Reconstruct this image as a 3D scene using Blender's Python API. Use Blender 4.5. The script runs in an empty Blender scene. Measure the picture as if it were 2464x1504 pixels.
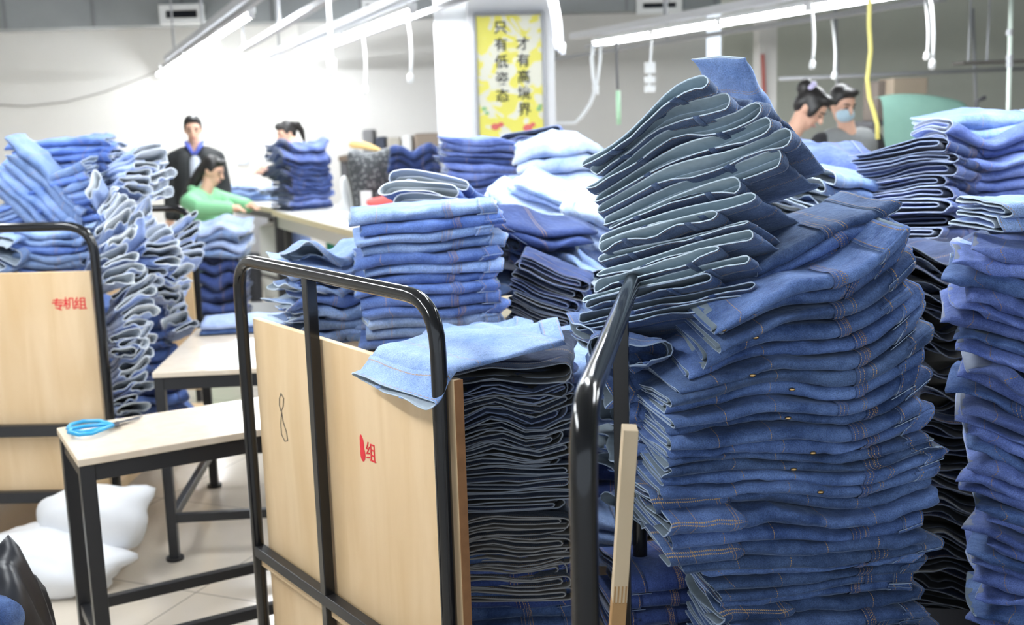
import bpy, math, random
import numpy as np
from mathutils import Vector, Matrix, Euler

random.seed(7)
RNG = np.random.RandomState(11)
SC = bpy.context.scene
COL = SC.collection

# ------------------------------------------------------------------ camera
F_PX = 2650.0; CX = 1232.0; CY = 752.0; EYE = 1.66
PITCH = math.radians(10.0); ROLL = math.radians(1.7)
FWD = np.array([0, math.cos(PITCH), -math.sin(PITCH)])
_u0 = np.array([0, math.sin(PITCH), math.cos(PITCH)]); _r0 = np.array([1.0, 0, 0])
RGT = _r0 * math.cos(ROLL) - _u0 * math.sin(ROLL)
UPV = _u0 * math.cos(ROLL) + _r0 * math.sin(ROLL)
ORG = np.array([0, 0, EYE])


def ray(x, y):
    return FWD + RGT * (x - CX) / F_PX - UPV * (y - CY) / F_PX


def ay(x, y, Y):
    """world point seen at photo pixel (x, y), at distance Y into the room"""
    d = ray(x, y)
    return ORG + d * (Y / d[1])


def az(x, y, z):
    """world point seen at photo pixel (x, y), at height z"""
    d = ray(x, y)
    return ORG + d * ((z - EYE) / d[2])


cam = bpy.data.cameras.new('camera')
cam_o = bpy.data.objects.new('camera', cam); COL.objects.link(cam_o)
cam.sensor_fit = 'HORIZONTAL'; cam.sensor_width = 22.3
cam.lens = F_PX / 2464 * 22.3
m = Matrix.Identity(4)
for i in range(3):
    m[i][0] = RGT[i]; m[i][1] = UPV[i]; m[i][2] = -FWD[i]; m[i][3] = ORG[i]
cam_o.matrix_world = m
cam.clip_start = 0.05; cam.clip_end = 100
cam.dof.use_dof = True; cam.dof.focus_distance = 2.02; cam.dof.aperture_fstop = 2.7
SC.camera = cam_o

# ------------------------------------------------------------------ materials
MATS = {}


def nd(nt, kind, **kw):
    n = nt.nodes.new(kind)
    for k, v in kw.items():
        if k in n.inputs.keys():
            n.inputs[k].default_value = v
        else:
            setattr(n, k, v)
    return n


def mat_base(name):
    mt = bpy.data.materials.new(name); mt.use_nodes = True
    nt = mt.node_tree
    b = nt.nodes['Principled BSDF']
    return mt, nt, b


def c4(c):
    return (c[0], c[1], c[2], 1.0)


def plain(name, col, rough=0.6, metal=0.0, spec=0.5, noise=0.0, nscale=20, coat=0.0, emit=None, es=0.0, trans=0.0):
    if name in MATS: return MATS[name]
    mt, nt, b = mat_base(name)
    b.inputs['Base Color'].default_value = c4(col)
    b.inputs['Roughness'].default_value = rough
    b.inputs['Metallic'].default_value = metal
    b.inputs['Specular IOR Level'].default_value = spec
    b.inputs['Coat Weight'].default_value = coat
    b.inputs['Transmission Weight'].default_value = trans
    if noise > 0:
        tc = nd(nt, 'ShaderNodeTexCoord')
        nz = nd(nt, 'ShaderNodeTexNoise', Scale=nscale, Detail=4.0)
        mp = nd(nt, 'ShaderNodeMapRange'); mp.inputs['To Min'].default_value = 1 - noise; mp.inputs['To Max'].default_value = 1 + noise
        mx = nd(nt, 'ShaderNodeMix', data_type='RGBA', blend_type='MULTIPLY'); mx.inputs[0].default_value = 1
        nt.links.new(tc.outputs['Object'], nz.inputs['Vector'])
        nt.links.new(nz.outputs['Fac'], mp.inputs['Value'])
        mx.inputs[6].default_value = c4(col)
        nt.links.new(mp.outputs['Result'], mx.inputs[7])
        nt.links.new(mx.outputs[2], b.inputs['Base Color'])
    if emit:
        b.inputs['Emission Color'].default_value = c4(emit); b.inputs['Emission Strength'].default_value = es
    MATS[name] = mt
    return mt


def denim(name, dark, light, stitch=(0.45, 0.27, 0.10), contrast=0.5, rows=True):
    """woven denim: worn fading, twill grain, dashed thread rows laid out in the cloth's own UVs (metres from the waist edge)"""
    if name in MATS: return MATS[name]
    mt, nt, b = mat_base(name)
    L = nt.links.new
    tc = nd(nt, 'ShaderNodeTexCoord')
    n1 = nd(nt, 'ShaderNodeTexNoise', Scale=9.0, Detail=5.0, Roughness=0.6)
    n2 = nd(nt, 'ShaderNodeTexNoise', Scale=420.0, Detail=2.0)
    n3 = nd(nt, 'ShaderNodeTexNoise', Scale=60.0, Detail=3.0)
    for n in (n1, n2, n3): L(tc.outputs['Object'], n.inputs['Vector'])
    r1 = nd(nt, 'ShaderNodeMapRange'); r1.inputs['From Min'].default_value = 0.32; r1.inputs['From Max'].default_value = 0.72
    L(n1.outputs['Fac'], r1.inputs['Value'])
    a1 = nd(nt, 'ShaderNodeMath', operation='MULTIPLY_ADD'); a1.inputs[1].default_value = 0.5
    L(n3.outputs['Fac'], a1.inputs[0]); L(r1.outputs['Result'], a1.inputs[2])
    a2 = nd(nt, 'ShaderNodeMath', operation='SUBTRACT', use_clamp=True); a2.inputs[1].default_value = 0.25
    L(a1.outputs[0], a2.inputs[0])
    mx = nd(nt, 'ShaderNodeMix', data_type='RGBA'); mx.inputs[6].default_value = c4(dark); mx.inputs[7].default_value = c4(light)
    L(a2.outputs[0], mx.inputs[0])
    tw = nd(nt, 'ShaderNodeMapRange'); tw.inputs['From Min'].default_value = 0.3; tw.inputs['From Max'].default_value = 0.7
    tw.inputs['To Min'].default_value = 1 - contrast * .55; tw.inputs['To Max'].default_value = 1 + contrast * .55
    L(n2.outputs['Fac'], tw.inputs['Value'])
    mu = nd(nt, 'ShaderNodeMix', data_type='RGBA', blend_type='MULTIPLY'); mu.inputs[0].default_value = 1
    L(mx.outputs[2], mu.inputs[6]); L(tw.outputs['Result'], mu.inputs[7])
    out = mu.outputs[2]
    if rows:
        uv = nd(nt, 'ShaderNodeUVMap', uv_map='UVMap')
        sx = nd(nt, 'ShaderNodeSeparateXYZ'); L(uv.outputs['UV'], sx.inputs[0])
        dash = nd(nt, 'ShaderNodeMath', operation='SINE')
        dm = nd(nt, 'ShaderNodeMath', operation='MULTIPLY'); dm.inputs[1].default_value = 2 * math.pi / 0.0042
        L(sx.outputs['Y'], dm.inputs[0]); L(dm.outputs[0], dash.inputs[0])
        dg = nd(nt, 'ShaderNodeMath', operation='GREATER_THAN'); dg.inputs[1].default_value = -0.35; L(dash.outputs[0], dg.inputs[0])
        tot = None
        for u0 in (0.004, 0.037, 0.112, 0.118, 0.30, 0.4):
            d = nd(nt, 'ShaderNodeMath', operation='SUBTRACT'); d.inputs[1].default_value = u0; L(sx.outputs['X'], d.inputs[0])
            ab = nd(nt, 'ShaderNodeMath', operation='ABSOLUTE'); L(d.outputs[0], ab.inputs[0])
            lt = nd(nt, 'ShaderNodeMath', operation='LESS_THAN'); lt.inputs[1].default_value = 0.0007; L(ab.outputs[0], lt.inputs[0])
            if tot is None: tot = lt
            else:
                s = nd(nt, 'ShaderNodeMath', operation='ADD', use_clamp=True); L(tot.outputs[0], s.inputs[0]); L(lt.outputs[0], s.inputs[1]); tot = s
        mm = nd(nt, 'ShaderNodeMath', operation='MULTIPLY'); L(tot.outputs[0], mm.inputs[0]); L(dg.outputs[0], mm.inputs[1])
        ms = nd(nt, 'ShaderNodeMix', data_type='RGBA'); ms.inputs[7].default_value = c4(stitch)
        L(mm.outputs[0], ms.inputs[0]); L(out, ms.inputs[6]); out = ms.outputs[2]
    L(out, b.inputs['Base Color'])
    b.inputs['Roughness'].default_value = 0.92; b.inputs['Specular IOR Level'].default_value = 0.2
    b.inputs['Sheen Weight'].default_value = 0.25; b.inputs['Sheen Roughness'].default_value = 0.4
    b.inputs['Sheen Tint'].default_value = (0.6, 0.75, 1, 1)
    bp = nd(nt, 'ShaderNodeBump'); bp.inputs['Strength'].default_value = 0.45; bp.inputs['Distance'].default_value = 0.006
    L(n3.outputs['Fac'], bp.inputs['Height']); L(bp.outputs['Normal'], b.inputs['Normal'])
    MATS[name] = mt
    return mt


def plywood(name, col, dark, rough=0.45):
    mt, nt, b = mat_base(name); L = nt.links.new
    tc = nd(nt, 'ShaderNodeTexCoord')
    mpg = nd(nt, 'ShaderNodeMapping'); mpg.inputs['Scale'].default_value = (7, 7, 1.1)
    n1 = nd(nt, 'ShaderNodeTexNoise', Scale=2.0, Detail=6.0, Distortion=0.6)
    n2 = nd(nt, 'ShaderNodeTexNoise', Scale=1.3, Detail=3.0)
    L(tc.outputs['Object'], mpg.inputs[0]); L(mpg.outputs[0], n1.inputs['Vector']); L(tc.outputs['Object'], n2.inputs['Vector'])
    a = nd(nt, 'ShaderNodeMath', operation='ADD'); L(n1.outputs['Fac'], a.inputs[0]); L(n2.outputs['Fac'], a.inputs[1])
    r = nd(nt, 'ShaderNodeMapRange'); r.inputs['From Min'].default_value = 0.75; r.inputs['From Max'].default_value = 1.25
    L(a.outputs[0], r.inputs['Value'])
    mx = nd(nt, 'ShaderNodeMix', data_type='RGBA'); mx.inputs[6].default_value = c4(dark); mx.inputs[7].default_value = c4(col)
    L(r.outputs['Result'], mx.inputs[0]); L(mx.outputs[2], b.inputs['Base Color'])
    b.inputs['Roughness'].default_value = rough
    MATS[name] = mt
    return mt


# ------------------------------------------------------------------ mesh helpers
class MB:
    def __init__(s):
        s.v = []; s.f = []

    def add(s, vs, fs):
        o = len(s.v); s.v += [tuple(map(float, p)) for p in vs]; s.f += [tuple(i + o for i in f) for f in fs]; return s

    def box(s, c, size, rot=None, taper=None):
        x, y, z = size[0] / 2, size[1] / 2, size[2] / 2
        p = [Vector(q) for q in ((-x, -y, -z), (x, -y, -z), (x, y, -z), (-x, y, -z), (-x, -y, z), (x, -y, z), (x, y, z), (-x, y, z))]
        if rot is not None:
            R = rot.to_matrix() if isinstance(rot, Euler) else (Matrix.Rotation(rot, 3, 'Z') if isinstance(rot, (int, float)) else rot)
            p = [R @ q for q in p]
        c = Vector(c)
        return s.add([q + c for q in p], [(3, 2, 1, 0), (4, 5, 6, 7), (0, 1, 5, 4), (1, 2, 6, 5), (2, 3, 7, 6), (3, 0, 4, 7)])

    def bar(s, a, b, w, h, up=(0, 0, 1)):
        a = Vector(a); b = Vector(b); d = (b - a); L = d.length; d.normalize()
        sd = d.cross(Vector(up))
        if sd.length < 1e-4: sd = d.cross(Vector((0, 1, 0)))
        sd.normalize(); u = sd.cross(d)
        R = Matrix((sd, d, u)).transposed()
        return s.box((a + b) / 2, (w, L, h), R)

    def tube(s, pts, r, n=12, caps=True):
        pts = [Vector(p) for p in pts]; rr = r if isinstance(r, (list, tuple)) else [r] * len(pts)
        T = []
        for i in range(len(pts)):
            a = pts[max(i - 1, 0)]; b = pts[min(i + 1, len(pts) - 1)]
            T.append((b - a).normalized())
        ref = Vector((0, 0, 1)) if abs(T[0].z) < 0.9 else Vector((1, 0, 0))
        nrm = (ref - T[0] * ref.dot(T[0])).normalized()
        vs = []
        for i, p in enumerate(pts):
            nrm = (nrm - T[i] * nrm.dot(T[i])).normalized(); bn = T[i].cross(nrm)
            for k in range(n):
                a = 2 * math.pi * k / n
                vs.append(p + (nrm * math.cos(a) + bn * math.sin(a)) * rr[i])
        fs = []
        for i in range(len(pts) - 1):
            for k in range(n):
                k2 = (k + 1) % n
                fs.append((i * n + k, i * n + k2, (i + 1) * n + k2, (i + 1) * n + k))
        if caps:
            fs.append(tuple(reversed(range(n)))); fs.append(tuple(range((len(pts) - 1) * n, len(pts) * n)))
        return s.add(vs, fs)

    def ball(s, c, r, n=12, m_=8, rot=None):
        rx, ry, rz = (r, r, r) if isinstance(r, (int, float)) else r
        c = Vector(c); vs = []; fs = []
        R = rot.to_matrix() if isinstance(rot, Euler) else rot
        for j in range(m_ + 1):
            th = math.pi * j / m_
            for k in range(n):
                a = 2 * math.pi * k / n
                q = Vector((rx * math.sin(th) * math.cos(a), ry * math.sin(th) * math.sin(a), rz * math.cos(th)))
                if R is not None: q = R @ q
                vs.append(c + q)
        for j in range(m_):
            for k in range(n):
                k2 = (k + 1) % n
                fs.append((j * n + k, (j + 1) * n + k, (j + 1) * n + k2, j * n + k2))
        return s.add(vs, fs)

    def limb(s, pts, radii, n=12):
        s.tube(pts, list(radii), n)
        s.ball(pts[0], radii[0], n, 8); s.ball(pts[-1], radii[-1], n, 8)
        return s

    def build(s, name, mat, parent=None, smooth=False, bevel=0.0, remesh=0.0, sub=0, smoothmod=0):
        me = bpy.data.meshes.new(name); me.from_pydata(s.v, [], s.f); me.update()
        for mt in (mat if isinstance(mat, (list, tuple)) else [mat]): me.materials.append(mt)
        o = bpy.data.objects.new(name, me); COL.objects.link(o)
        if parent is not None:
            o.parent = parent
            o.matrix_parent_inverse = parent.matrix_basis.inverted()
        if smooth or remesh:
            me.polygons.foreach_set('use_smooth', [True] * len(me.polygons))
        if bevel:
            md = o.modifiers.new('bevel', 'BEVEL'); md.width = bevel; md.segments = 2; md.limit_method = 'ANGLE'
        if remesh:
            md = o.modifiers.new('remesh', 'REMESH'); md.mode = 'VOXEL'; md.voxel_size = remesh; md.use_smooth_shade = True
            md = o.modifiers.new('smooth', 'SMOOTH'); md.factor = 0.6; md.iterations = smoothmod or 4
        if sub:
            md = o.modifiers.new('sub', 'SUBSURF'); md.levels = sub; md.render_levels = sub
        return o


def tag(o, label=None, cat=None, group=None, kind=None):
    if label: o['label'] = label
    if cat: o['category'] = cat
    if group: o['group'] = group
    if kind: o['kind'] = kind
    return o


def empty(name, loc, label, cat, group=None):
    o = bpy.data.objects.new(name, None); COL.objects.link(o); o.location = tuple(loc); o.empty_display_size = 0.05
    return tag(o, label, cat, group)


def struct(o):
    o['kind'] = 'structure'; return o


def text_mesh(txt, name, mat, size, origin, xdir, updir, parent, extrude=0.0008, align='CENTER', offset=0.0):
    cu = bpy.data.curves.new(name, 'FONT'); cu.body = txt; cu.size = size; cu.align_x = align; cu.align_y = 'CENTER'; cu.extrude = extrude
    cu.offset = offset
    tmp = bpy.data.objects.new(name + '_tmp', cu); COL.objects.link(tmp)
    dg = bpy.context.evaluated_depsgraph_get()
    me = bpy.data.meshes.new_from_object(tmp.evaluated_get(dg))
    bpy.data.objects.remove(tmp); bpy.data.curves.remove(cu)
    me.name = name
    me.materials.clear(); me.materials.append(mat)
    o = bpy.data.objects.new(name, me); COL.objects.link(o)
    x = Vector(xdir).normalized(); u = Vector(updir).normalized(); n = x.cross(u)
    M = Matrix((x, u, n)).transposed().to_4x4(); M.translation = Vector(origin)
    if parent is not None:
        o.parent = parent; o.matrix_parent_inverse = parent.matrix_basis.inverted()
    o.matrix_basis = M
    return o

# ------------------------------------------------------------------ palette
M_black = plain('black_paint', (0.010, 0.010, 0.011), 0.16, spec=0.4, coat=0.12)
M_bsteel = plain('black_steel', (0.016, 0.016, 0.018), 0.38, spec=0.5)
M_ply = plywood('plywood', (0.80, 0.60, 0.37), (0.68, 0.47, 0.25))
M_plyedge = plain('plywood_edge', (0.32, 0.15, 0.06), 0.7, noise=0.3, nscale=40)
M_top = plywood('table_laminate', (0.76, 0.66, 0.53), (0.66, 0.55, 0.42), 0.2)
M_white = plain('white_plastic', (0.85, 0.87, 0.88), 0.5)
M_wall = plain('wall_paint', (0.86, 0.85, 0.82), 0.75, noise=0.03, nscale=2)
M_wall2 = plain('pier_shade_pillar_paint', (0.66, 0.65, 0.63), 0.75, noise=0.03, nscale=2)  # pier wall's shading put into a greyer wall colour; also paints the pillar
M_wallR = plain('wall_paint_sage', (0.52, 0.54, 0.48), 0.75, noise=0.05, nscale=2)
M_col = plain('column_paint', (0.86, 0.87, 0.89), 0.6)
M_soffit = plain('duct_grey', (0.30, 0.32, 0.33), 0.7, noise=0.12, nscale=3)
M_grey = plain('grey_metal', (0.40, 0.41, 0.43), 0.45, metal=0.2)
M_lgrey = plain('light_grey_metal', (0.62, 0.63, 0.66), 0.45)
M_dgrey = plain('dark_grey', (0.10, 0.10, 0.11), 0.6)
M_tube = plain('tube_glow', (1, 1, 1), 0.4, emit=(0.93, 0.97, 1.0), es=40.0)
M_tube_far = plain('tube_glow_far', (1, 1, 1), 0.4, emit=(0.93, 0.97, 1.0), es=27.0)
M_red = plain('red_stencil', (0.70, 0.03, 0.04), 0.8)
M_pen = plain('pen_line', (0.10, 0.08, 0.07), 0.8)
M_skin = plain('skin', (0.70, 0.42, 0.30), 0.55)
M_hair = plain('black_hair', (0.012, 0.010, 0.010), 0.45)


def floor_mat():
    mt, nt, b = mat_base('floor_tile'); L = nt.links.new
    tc = nd(nt, 'ShaderNodeTexCoord')
    mp = nd(nt, 'ShaderNodeMapping'); mp.inputs['Rotation'].default_value = (0, 0, math.radians(22)); mp.inputs['Location'].default_value = (0.1, 0.15, 0)
    br = nd(nt, 'ShaderNodeTexBrick'); br.offset = 0.0; br.squash = 1.0
    br.inputs['Scale'].default_value = 1.0; br.inputs['Brick Width'].default_value = 0.8; br.inputs['Row Height'].default_value = 0.8
    br.inputs['Mortar Size'].default_value = 0.003
    br.inputs['Color1'].default_value = (0.72, 0.64, 0.53, 1); br.inputs['Color2'].default_value = (0.68, 0.60, 0.50, 1); br.inputs['Mortar'].default_value = (0.34, 0.29, 0.24, 1)
    nz = nd(nt, 'ShaderNodeTexNoise', Scale=2.5, Detail=5.0)
    L(tc.outputs['Object'], mp.inputs[0]); L(mp.outputs[0], br.inputs['Vector']); L(tc.outputs['Object'], nz.inputs['Vector'])
    r = nd(nt, 'ShaderNodeMapRange'); r.inputs['To Min'].default_value = 0.85; r.inputs['To Max'].default_value = 1.12; L(nz.outputs['Fac'], r.inputs['Value'])
    mx = nd(nt, 'ShaderNodeMix', data_type='RGBA', blend_type='MULTIPLY'); mx.inputs[0].default_value = 1
    L(br.outputs['Color'], mx.inputs[6]); L(r.outputs['Result'], mx.inputs[7]); L(mx.outputs[2], b.inputs['Base Color'])
    b.inputs['Roughness'].default_value = 0.16; b.inputs['Specular IOR Level'].default_value = 0.7
    return mt


M_floor = floor_mat()

# ------------------------------------------------------------------ room shell
XL, XR, YB, ZC = -8.0, 9.5, 16.0, 3.95
struct(MB().box(((XL + XR) / 2, 6.0, -0.05), (XR - XL, 20.4, 0.1)).build('floor', M_floor))
struct(MB().box(((XL + XR) / 2, 6.0, ZC + 0.05), (XR - XL, 20.4, 0.1)).build('ceiling', M_soffit))
xj = ay(752, 200, YB)[0]
struct(MB().box(((XL + xj) / 2, YB + 0.1, ZC / 2), (xj - XL, 0.2, ZC)).build('wall_back', M_wall))
xk = ay(1700, 200, YB - 0.9)[0]
struct(MB().box(((xj + xk) / 2, YB - 0.35, ZC / 2), (xk - xj, 1.1, ZC)).build('wall_pier', M_wall2))
struct(MB().box(((xk + XR) / 2, YB - 2.0, ZC / 2), (XR - xk, 0.2, ZC)).build('wall_back_right', M_wallR))
struct(MB().box((XL - 0.1, 6.0, ZC / 2), (0.2, 20.4, ZC)).build('wall_left', M_wall))
struct(MB().box((XR + 0.1, 6.0, ZC / 2), (0.2, 20.4, ZC)).build('wall_right', M_wallR))
# grey sheet-metal duct running under the ceiling in front of the back wall
zs = ay(200, 66, YB - 1.2)[2]
mb = MB(); mb.box(((XL + XR) / 2, YB - 1.0, (zs + ZC) / 2), (XR - XL, 0.5, ZC - zs))
duct = mb.build('air_duct', M_soffit); tag(duct, 'grey sheet metal air duct under the ceiling along the back wall', 'air duct')
for x in np.arange(XL + .4, XR, 1.15): MB().box((x, YB - 1.26, (zs + ZC) / 2), (0.03, 0.02, ZC - zs)).build('duct_flange', plain('duct_flange', (0.22, 0.23, 0.24), 0.6), duct)


def vent(x0, y0, x1, y1, Y, label):
    a = ay(x0, y0, Y); b = ay(x1, y1, Y)
    c = (a + b) / 2; w = b[0] - a[0]; h = abs(a[2] - b[2])
    e = empty('air_vent', (c[0], Y, c[2] - h / 2), label, 'air vent', 'air vents on the duct')
    f = MB(); t = 0.13 * w
    f.box((c[0], Y, c[2] + h / 2 - t / 2), (w, 0.12, t)); f.box((c[0], Y, c[2] - h / 2 + t / 2), (w, 0.12, t))
    f.box((c[0] - w / 2 + t / 2, Y, c[2]), (t, 0.12, h - 2 * t)); f.box((c[0] + w / 2 - t / 2, Y, c[2]), (t, 0.12, h - 2 * t))
    f.build('frame', M_white, e, bevel=0.006)
    g = MB().box((c[0], Y + 0.055, c[2]), (w - 2 * t, 0.02, h - 2 * t))
    for k in range(4): g.box((c[0], Y + 0.03, c[2] - h / 2 + t + (k + .5) * (h - 2 * t) / 4), (w - 2 * t, 0.05, 0.008), Euler((0.5, 0, 0)))
    g.build('grille', plain('vent_dark', (0.03, 0.035, 0.05), 0.6), e)
    return e


vent(384, 12, 492, 56, YB - 1.35, 'white framed air vent left of the first lamp row')
vent(872, 1, 946, 34, YB - 1.35, 'white framed air vent above the middle lamp row, left of the column')
vent(1532, -6, 1640, 32, YB - 1.35, 'white framed air vent above the right lamp row, right of the column')

# column with the poster
YC = 8.0
cl = ay(1128, 200, YC); cr = ay(1336, 200, YC)
w = cr[0] - cl[0]
COLX = (cl[0] + cr[0]) / 2
struct(MB().box((COLX, YC + w * .5, ZC / 2), (w, w, ZC)).build('column', M_col, bevel=0.012))
cl2 = ay(1049, 200, YC + 0.28)
struct(MB().box(((cl2[0] + cl[0]) / 2, YC + 0.5, ZC / 2), (cl[0] - cl2[0] - 0.002, 0.44, ZC)).build('column_lit_face', M_white, bevel=0.01))  # added white block stands in for the column's lit left face


def poster_mat():
    mt, nt, b = mat_base('poster_print'); L = nt.links.new
    tc = nd(nt, 'ShaderNodeTexCoord')
    nz = nd(nt, 'ShaderNodeTexNoise', Scale=6.5, Detail=1.5, Distortion=1.2)
    L(tc.outputs['Object'], nz.inputs['Vector'])
    cr_ = nd(nt, 'ShaderNodeValToRGB')
    cr_.color_ramp.elements[0].position = 0.50; cr_.color_ramp.elements[0].color = (0.82, 0.76, 0.12, 1)
    cr_.color_ramp.elements[1].position = 0.54; cr_.color_ramp.elements[1].color = (0.80, 0.79, 0.66, 1)
    L(nz.outputs['Fac'], cr_.inputs['Fac']); L(cr_.outputs['Color'], b.inputs['Base Color'])
    b.inputs['Roughness'].default_value = 0.4
    return mt


YP = YC - 0.02
p00 = ay(1157, 322, YP); p10 = ay(1329, 322, YP); p01 = ay(1141, 32, YP); p11 = ay(1297, 32, YP)
pcx = (p00[0] + p10[0] + p01[0] + p11[0]) / 4; pw = ((p10[0] - p00[0]) + (p11[0] - p01[0])) / 2; zt = (p01[2] + p11[2]) / 2; zb = zt - (p01[2] - p00[2]) - 0.12
pcx = (p01[0] + p11[0]) / 2 + 0.012
ps = empty('poster', (pcx, YC, zb), 'tall yellow poster with two columns of black calligraphy on the white column', 'poster')
MB().box((pcx, YP + .004, (zt + zb) / 2), (pw - 0.03, 0.012, zt - zb - 0.03)).build('print', poster_mat(), ps)
f = MB(); fw = 0.022
f.box((pcx, YP, zt), (pw, 0.03, fw)); f.box((pcx, YP, zb), (pw, 0.03, fw))
f.box((pcx - pw / 2, YP, (zt + zb) / 2), (fw, 0.03, zt - zb)); f.box((pcx + pw / 2, YP, (zt + zb) / 2), (fw, 0.03, zt - zb))
f.build('frame', M_grey, ps, bevel=0.004)
M_ink = plain('ink', (0.03, 0.03, 0.03), 0.7)
hgt = zt - zb


def glyphs(chars, fx, fz0, dz, name):
    e = None
    for k, ch in enumerate(chars):
        text_mesh(ch, 'calligraphy', M_ink, 0.096, (pcx + fx * pw, YP - 0.004, zt - (fz0 + dz * k) * hgt), (1, 0, 0.0), (0, 0, 1), ps, offset=0.0015)


zz = (zt - ay(1200, 68, YP)[2]) / hgt; z5 = (zt - ay(1210, 232, YP)[2]) / hgt
glyphs('只有低姿态', -0.12, zz, (z5 - zz) / 4, 'l')
zz = (zt - ay(1248, 108, YP)[2]) / hgt; z5 = (zt - ay(1258, 265, YP)[2]) / hgt
glyphs('才有高境界', 0.2, zz, (z5 - zz) / 4, 'r')
M_flower = plain('poster_red', (0.75, 0.16, 0.14), 0.6); M_leaf = plain('poster_green', (0.30, 0.55, 0.25), 0.6)
for px, py, r, mt in ((1192, 305, 0.03, M_flower), (1205, 300, 0.022, M_flower), (1270, 308, 0.034, M_flower), (1282, 300, 0.02, M_flower), (1165, 262, 0.02, M_leaf), (1172, 272, 0.016, M_leaf), (1297, 262, 0.02, M_leaf), (1300, 255, 0.016, M_leaf)):
    p = ay(px, py, YP)
    MB().ball((p[0], YP - .003, p[2]), (r, 0.003, r * .8), 10, 6).build('printed_flower' if mt is M_flower else 'printed_leaf', mt, ps, smooth=True)

# ------------------------------------------------------------------ lamp rows
ZL = 2.4


class Row:
    def __init__(s, pa, pb):
        s.a = az(*pa, ZL); s.b = az(*pb, ZL); s.d = (s.a - s.b) / np.linalg.norm(s.a - s.b)   # d points away

    def at(s, px):
        """point of the row seen at photo column px"""
        lo, hi = -14.0, 16.0
        for _ in range(50):
            mid = (lo + hi) / 2
            p = s.b + s.d * mid; q = p - ORG
            x = CX + F_PX * (q @ RGT) / (q @ FWD)
            if (q @ FWD) < 0.3 or x > px: lo = mid
            else: hi = mid
        return s.b + s.d * lo

    def y(s, Y):
        return s.b + s.d * ((Y - s.b[1]) / s.d[1])


ROWS = [Row((405, 165), (595, 42)), Row((645, 157), (975, 33)), Row((1440, 103), (1935, 21))]
RN = ['left lamp row', 'middle lamp row', 'right lamp row']


def lamp(p0, p1, label, group, glow=None):
    p0 = np.array(p0); p1 = np.array(p1); mid = (p0 + p1) / 2; d = (p1 - p0) / np.linalg.norm(p1 - p0)
    e = empty('fluorescent_lamp', mid + np.array([0, 0, -0.03]), label, 'lamp', group)
    up = np.array([0, 0, 1.0])
    MB().bar(p0 + up * .035, p1 + up * .035, 0.07, 0.04).build('housing', M_white, e, bevel=0.006)
    MB().tube([p0 + d * .03, p1 - d * .03], 0.019, 10)  .build('tube', glow or M_tube, e, smooth=True)
    for q in (p0, p1): MB().box(q + up * .005, (0.04, 0.04, 0.05), math.atan2(d[1], d[0])).build('lamp_holder', M_white, e)


def place_row(ri, spans):
    for k, (xa, xb) in enumerate(spans):
        a = ROWS[ri].at(xa); b = ROWS[ri].at(xb)
        which = ['farthest', 'second farthest', 'third farthest', 'fourth farthest'][k]
        lamp(a, b, 'bright white tube lamp, ' + which + ' of the ' + RN[ri], 'tube lamps of the ' + RN[ri], M_tube_far)


place_row(0, [(381, 434), (431, 500), (502, 604)])
place_row(1, [(613, 680), (716, 828), (834, 992)])
place_row(2, [(1430, 1568), (1574, 1730), (1737, 1945), (1952, 2260)])
# the same rows carry on over the aisle the camera stands in
for ri, ys in ((0, (4.8, 2.6)), (1, (4.4, 2.0)), (2, (4.4,))):
    for Y in ys:
        p = ROWS[ri].y(Y)
        lamp(p, p + ROWS[ri].d * 1.2, 'white tube lamp overhead, %s over the aisle on the %s' % ('nearest' if Y < 1 else 'next' if Y < 3 else 'farther', RN[ri]), 'tube lamps over the aisle')

# unseen parallel lamp row added on the left to brighten panels and piles
class Shifted:
    def __init__(s, row, dx):
        s.a = row.y(5.4) + np.array([dx, 0, 0]); s.d = row.d
        s.b = row.y(-1.0) + np.array([dx, 0, 0])


ADDED_ROW = Shifted(ROWS[0], -2.0)
for k, Y in enumerate((4.2, 2.6, 1.0)):
    p = ROWS[0].y(Y) + np.array([-2.0, 0, 0])
    lamp(p, p + ROWS[0].d * 1.2, 'white tube lamp overhead, %s on the added row left of the picture' % ('farthest', 'middle', 'nearest')[k], 'tube lamps of the added row left of the picture')
a = ADDED_ROW.a; b = ADDED_ROW.b
e = empty('lamp_rail', (a + b) / 2, 'grey metal tray rail carrying the added lamps left of the picture', 'rail')
MB().bar(a + np.array([0, 0, .085]), b + np.array([0, 0, .085]), 0.11, 0.008).build('tray', M_lgrey, e)
for t in (0.05, .5, .95):
    p = a + (b - a) * t; MB().tube([p + np.array([0, 0, .08]), (p[0], p[1], ZC)], 0.012, 8).build('hanger_rod', M_grey, e)

for ri, (row, off) in enumerate(zip(ROWS, (-0.10, 0.12, 0.14))):
    a = row.y(14.0 if ri < 2 else 12.2); b = row.y(-1.0)
    sd = np.array([row.d[1], -row.d[0], 0])
    o = MB()
    for s_ in (-1, 1): o.bar(a + sd * (.055 * s_) + np.array([0, 0, .11]), b + sd * (.055 * s_) + np.array([0, 0, .11]), 0.008, 0.06)
    o.bar(a + np.array([0, 0, .085]), b + np.array([0, 0, .085]), 0.11, 0.008)
    e = empty('lamp_rail', (a + b) / 2, 'grey metal tray rail carrying the ' + RN[ri], 'rail')
    o.build('tray', M_lgrey, e)
    MB().bar(a + sd * off + np.array([0, 0, 0.0]), b + sd * off + np.array([0, 0, 0.0]), 0.035, 0.035).build('power_track', M_grey, e)
    n = 0
    for Y in (13.2, 10.4, 8.2, 5.2):
        if Y > a[1]: continue
        p = row.y(Y)
        MB().tube([p + np.array([0, 0, .1]), (p[0], p[1], ZC)], 0.012, 8).build('hanger_rod', M_grey, e)

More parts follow.
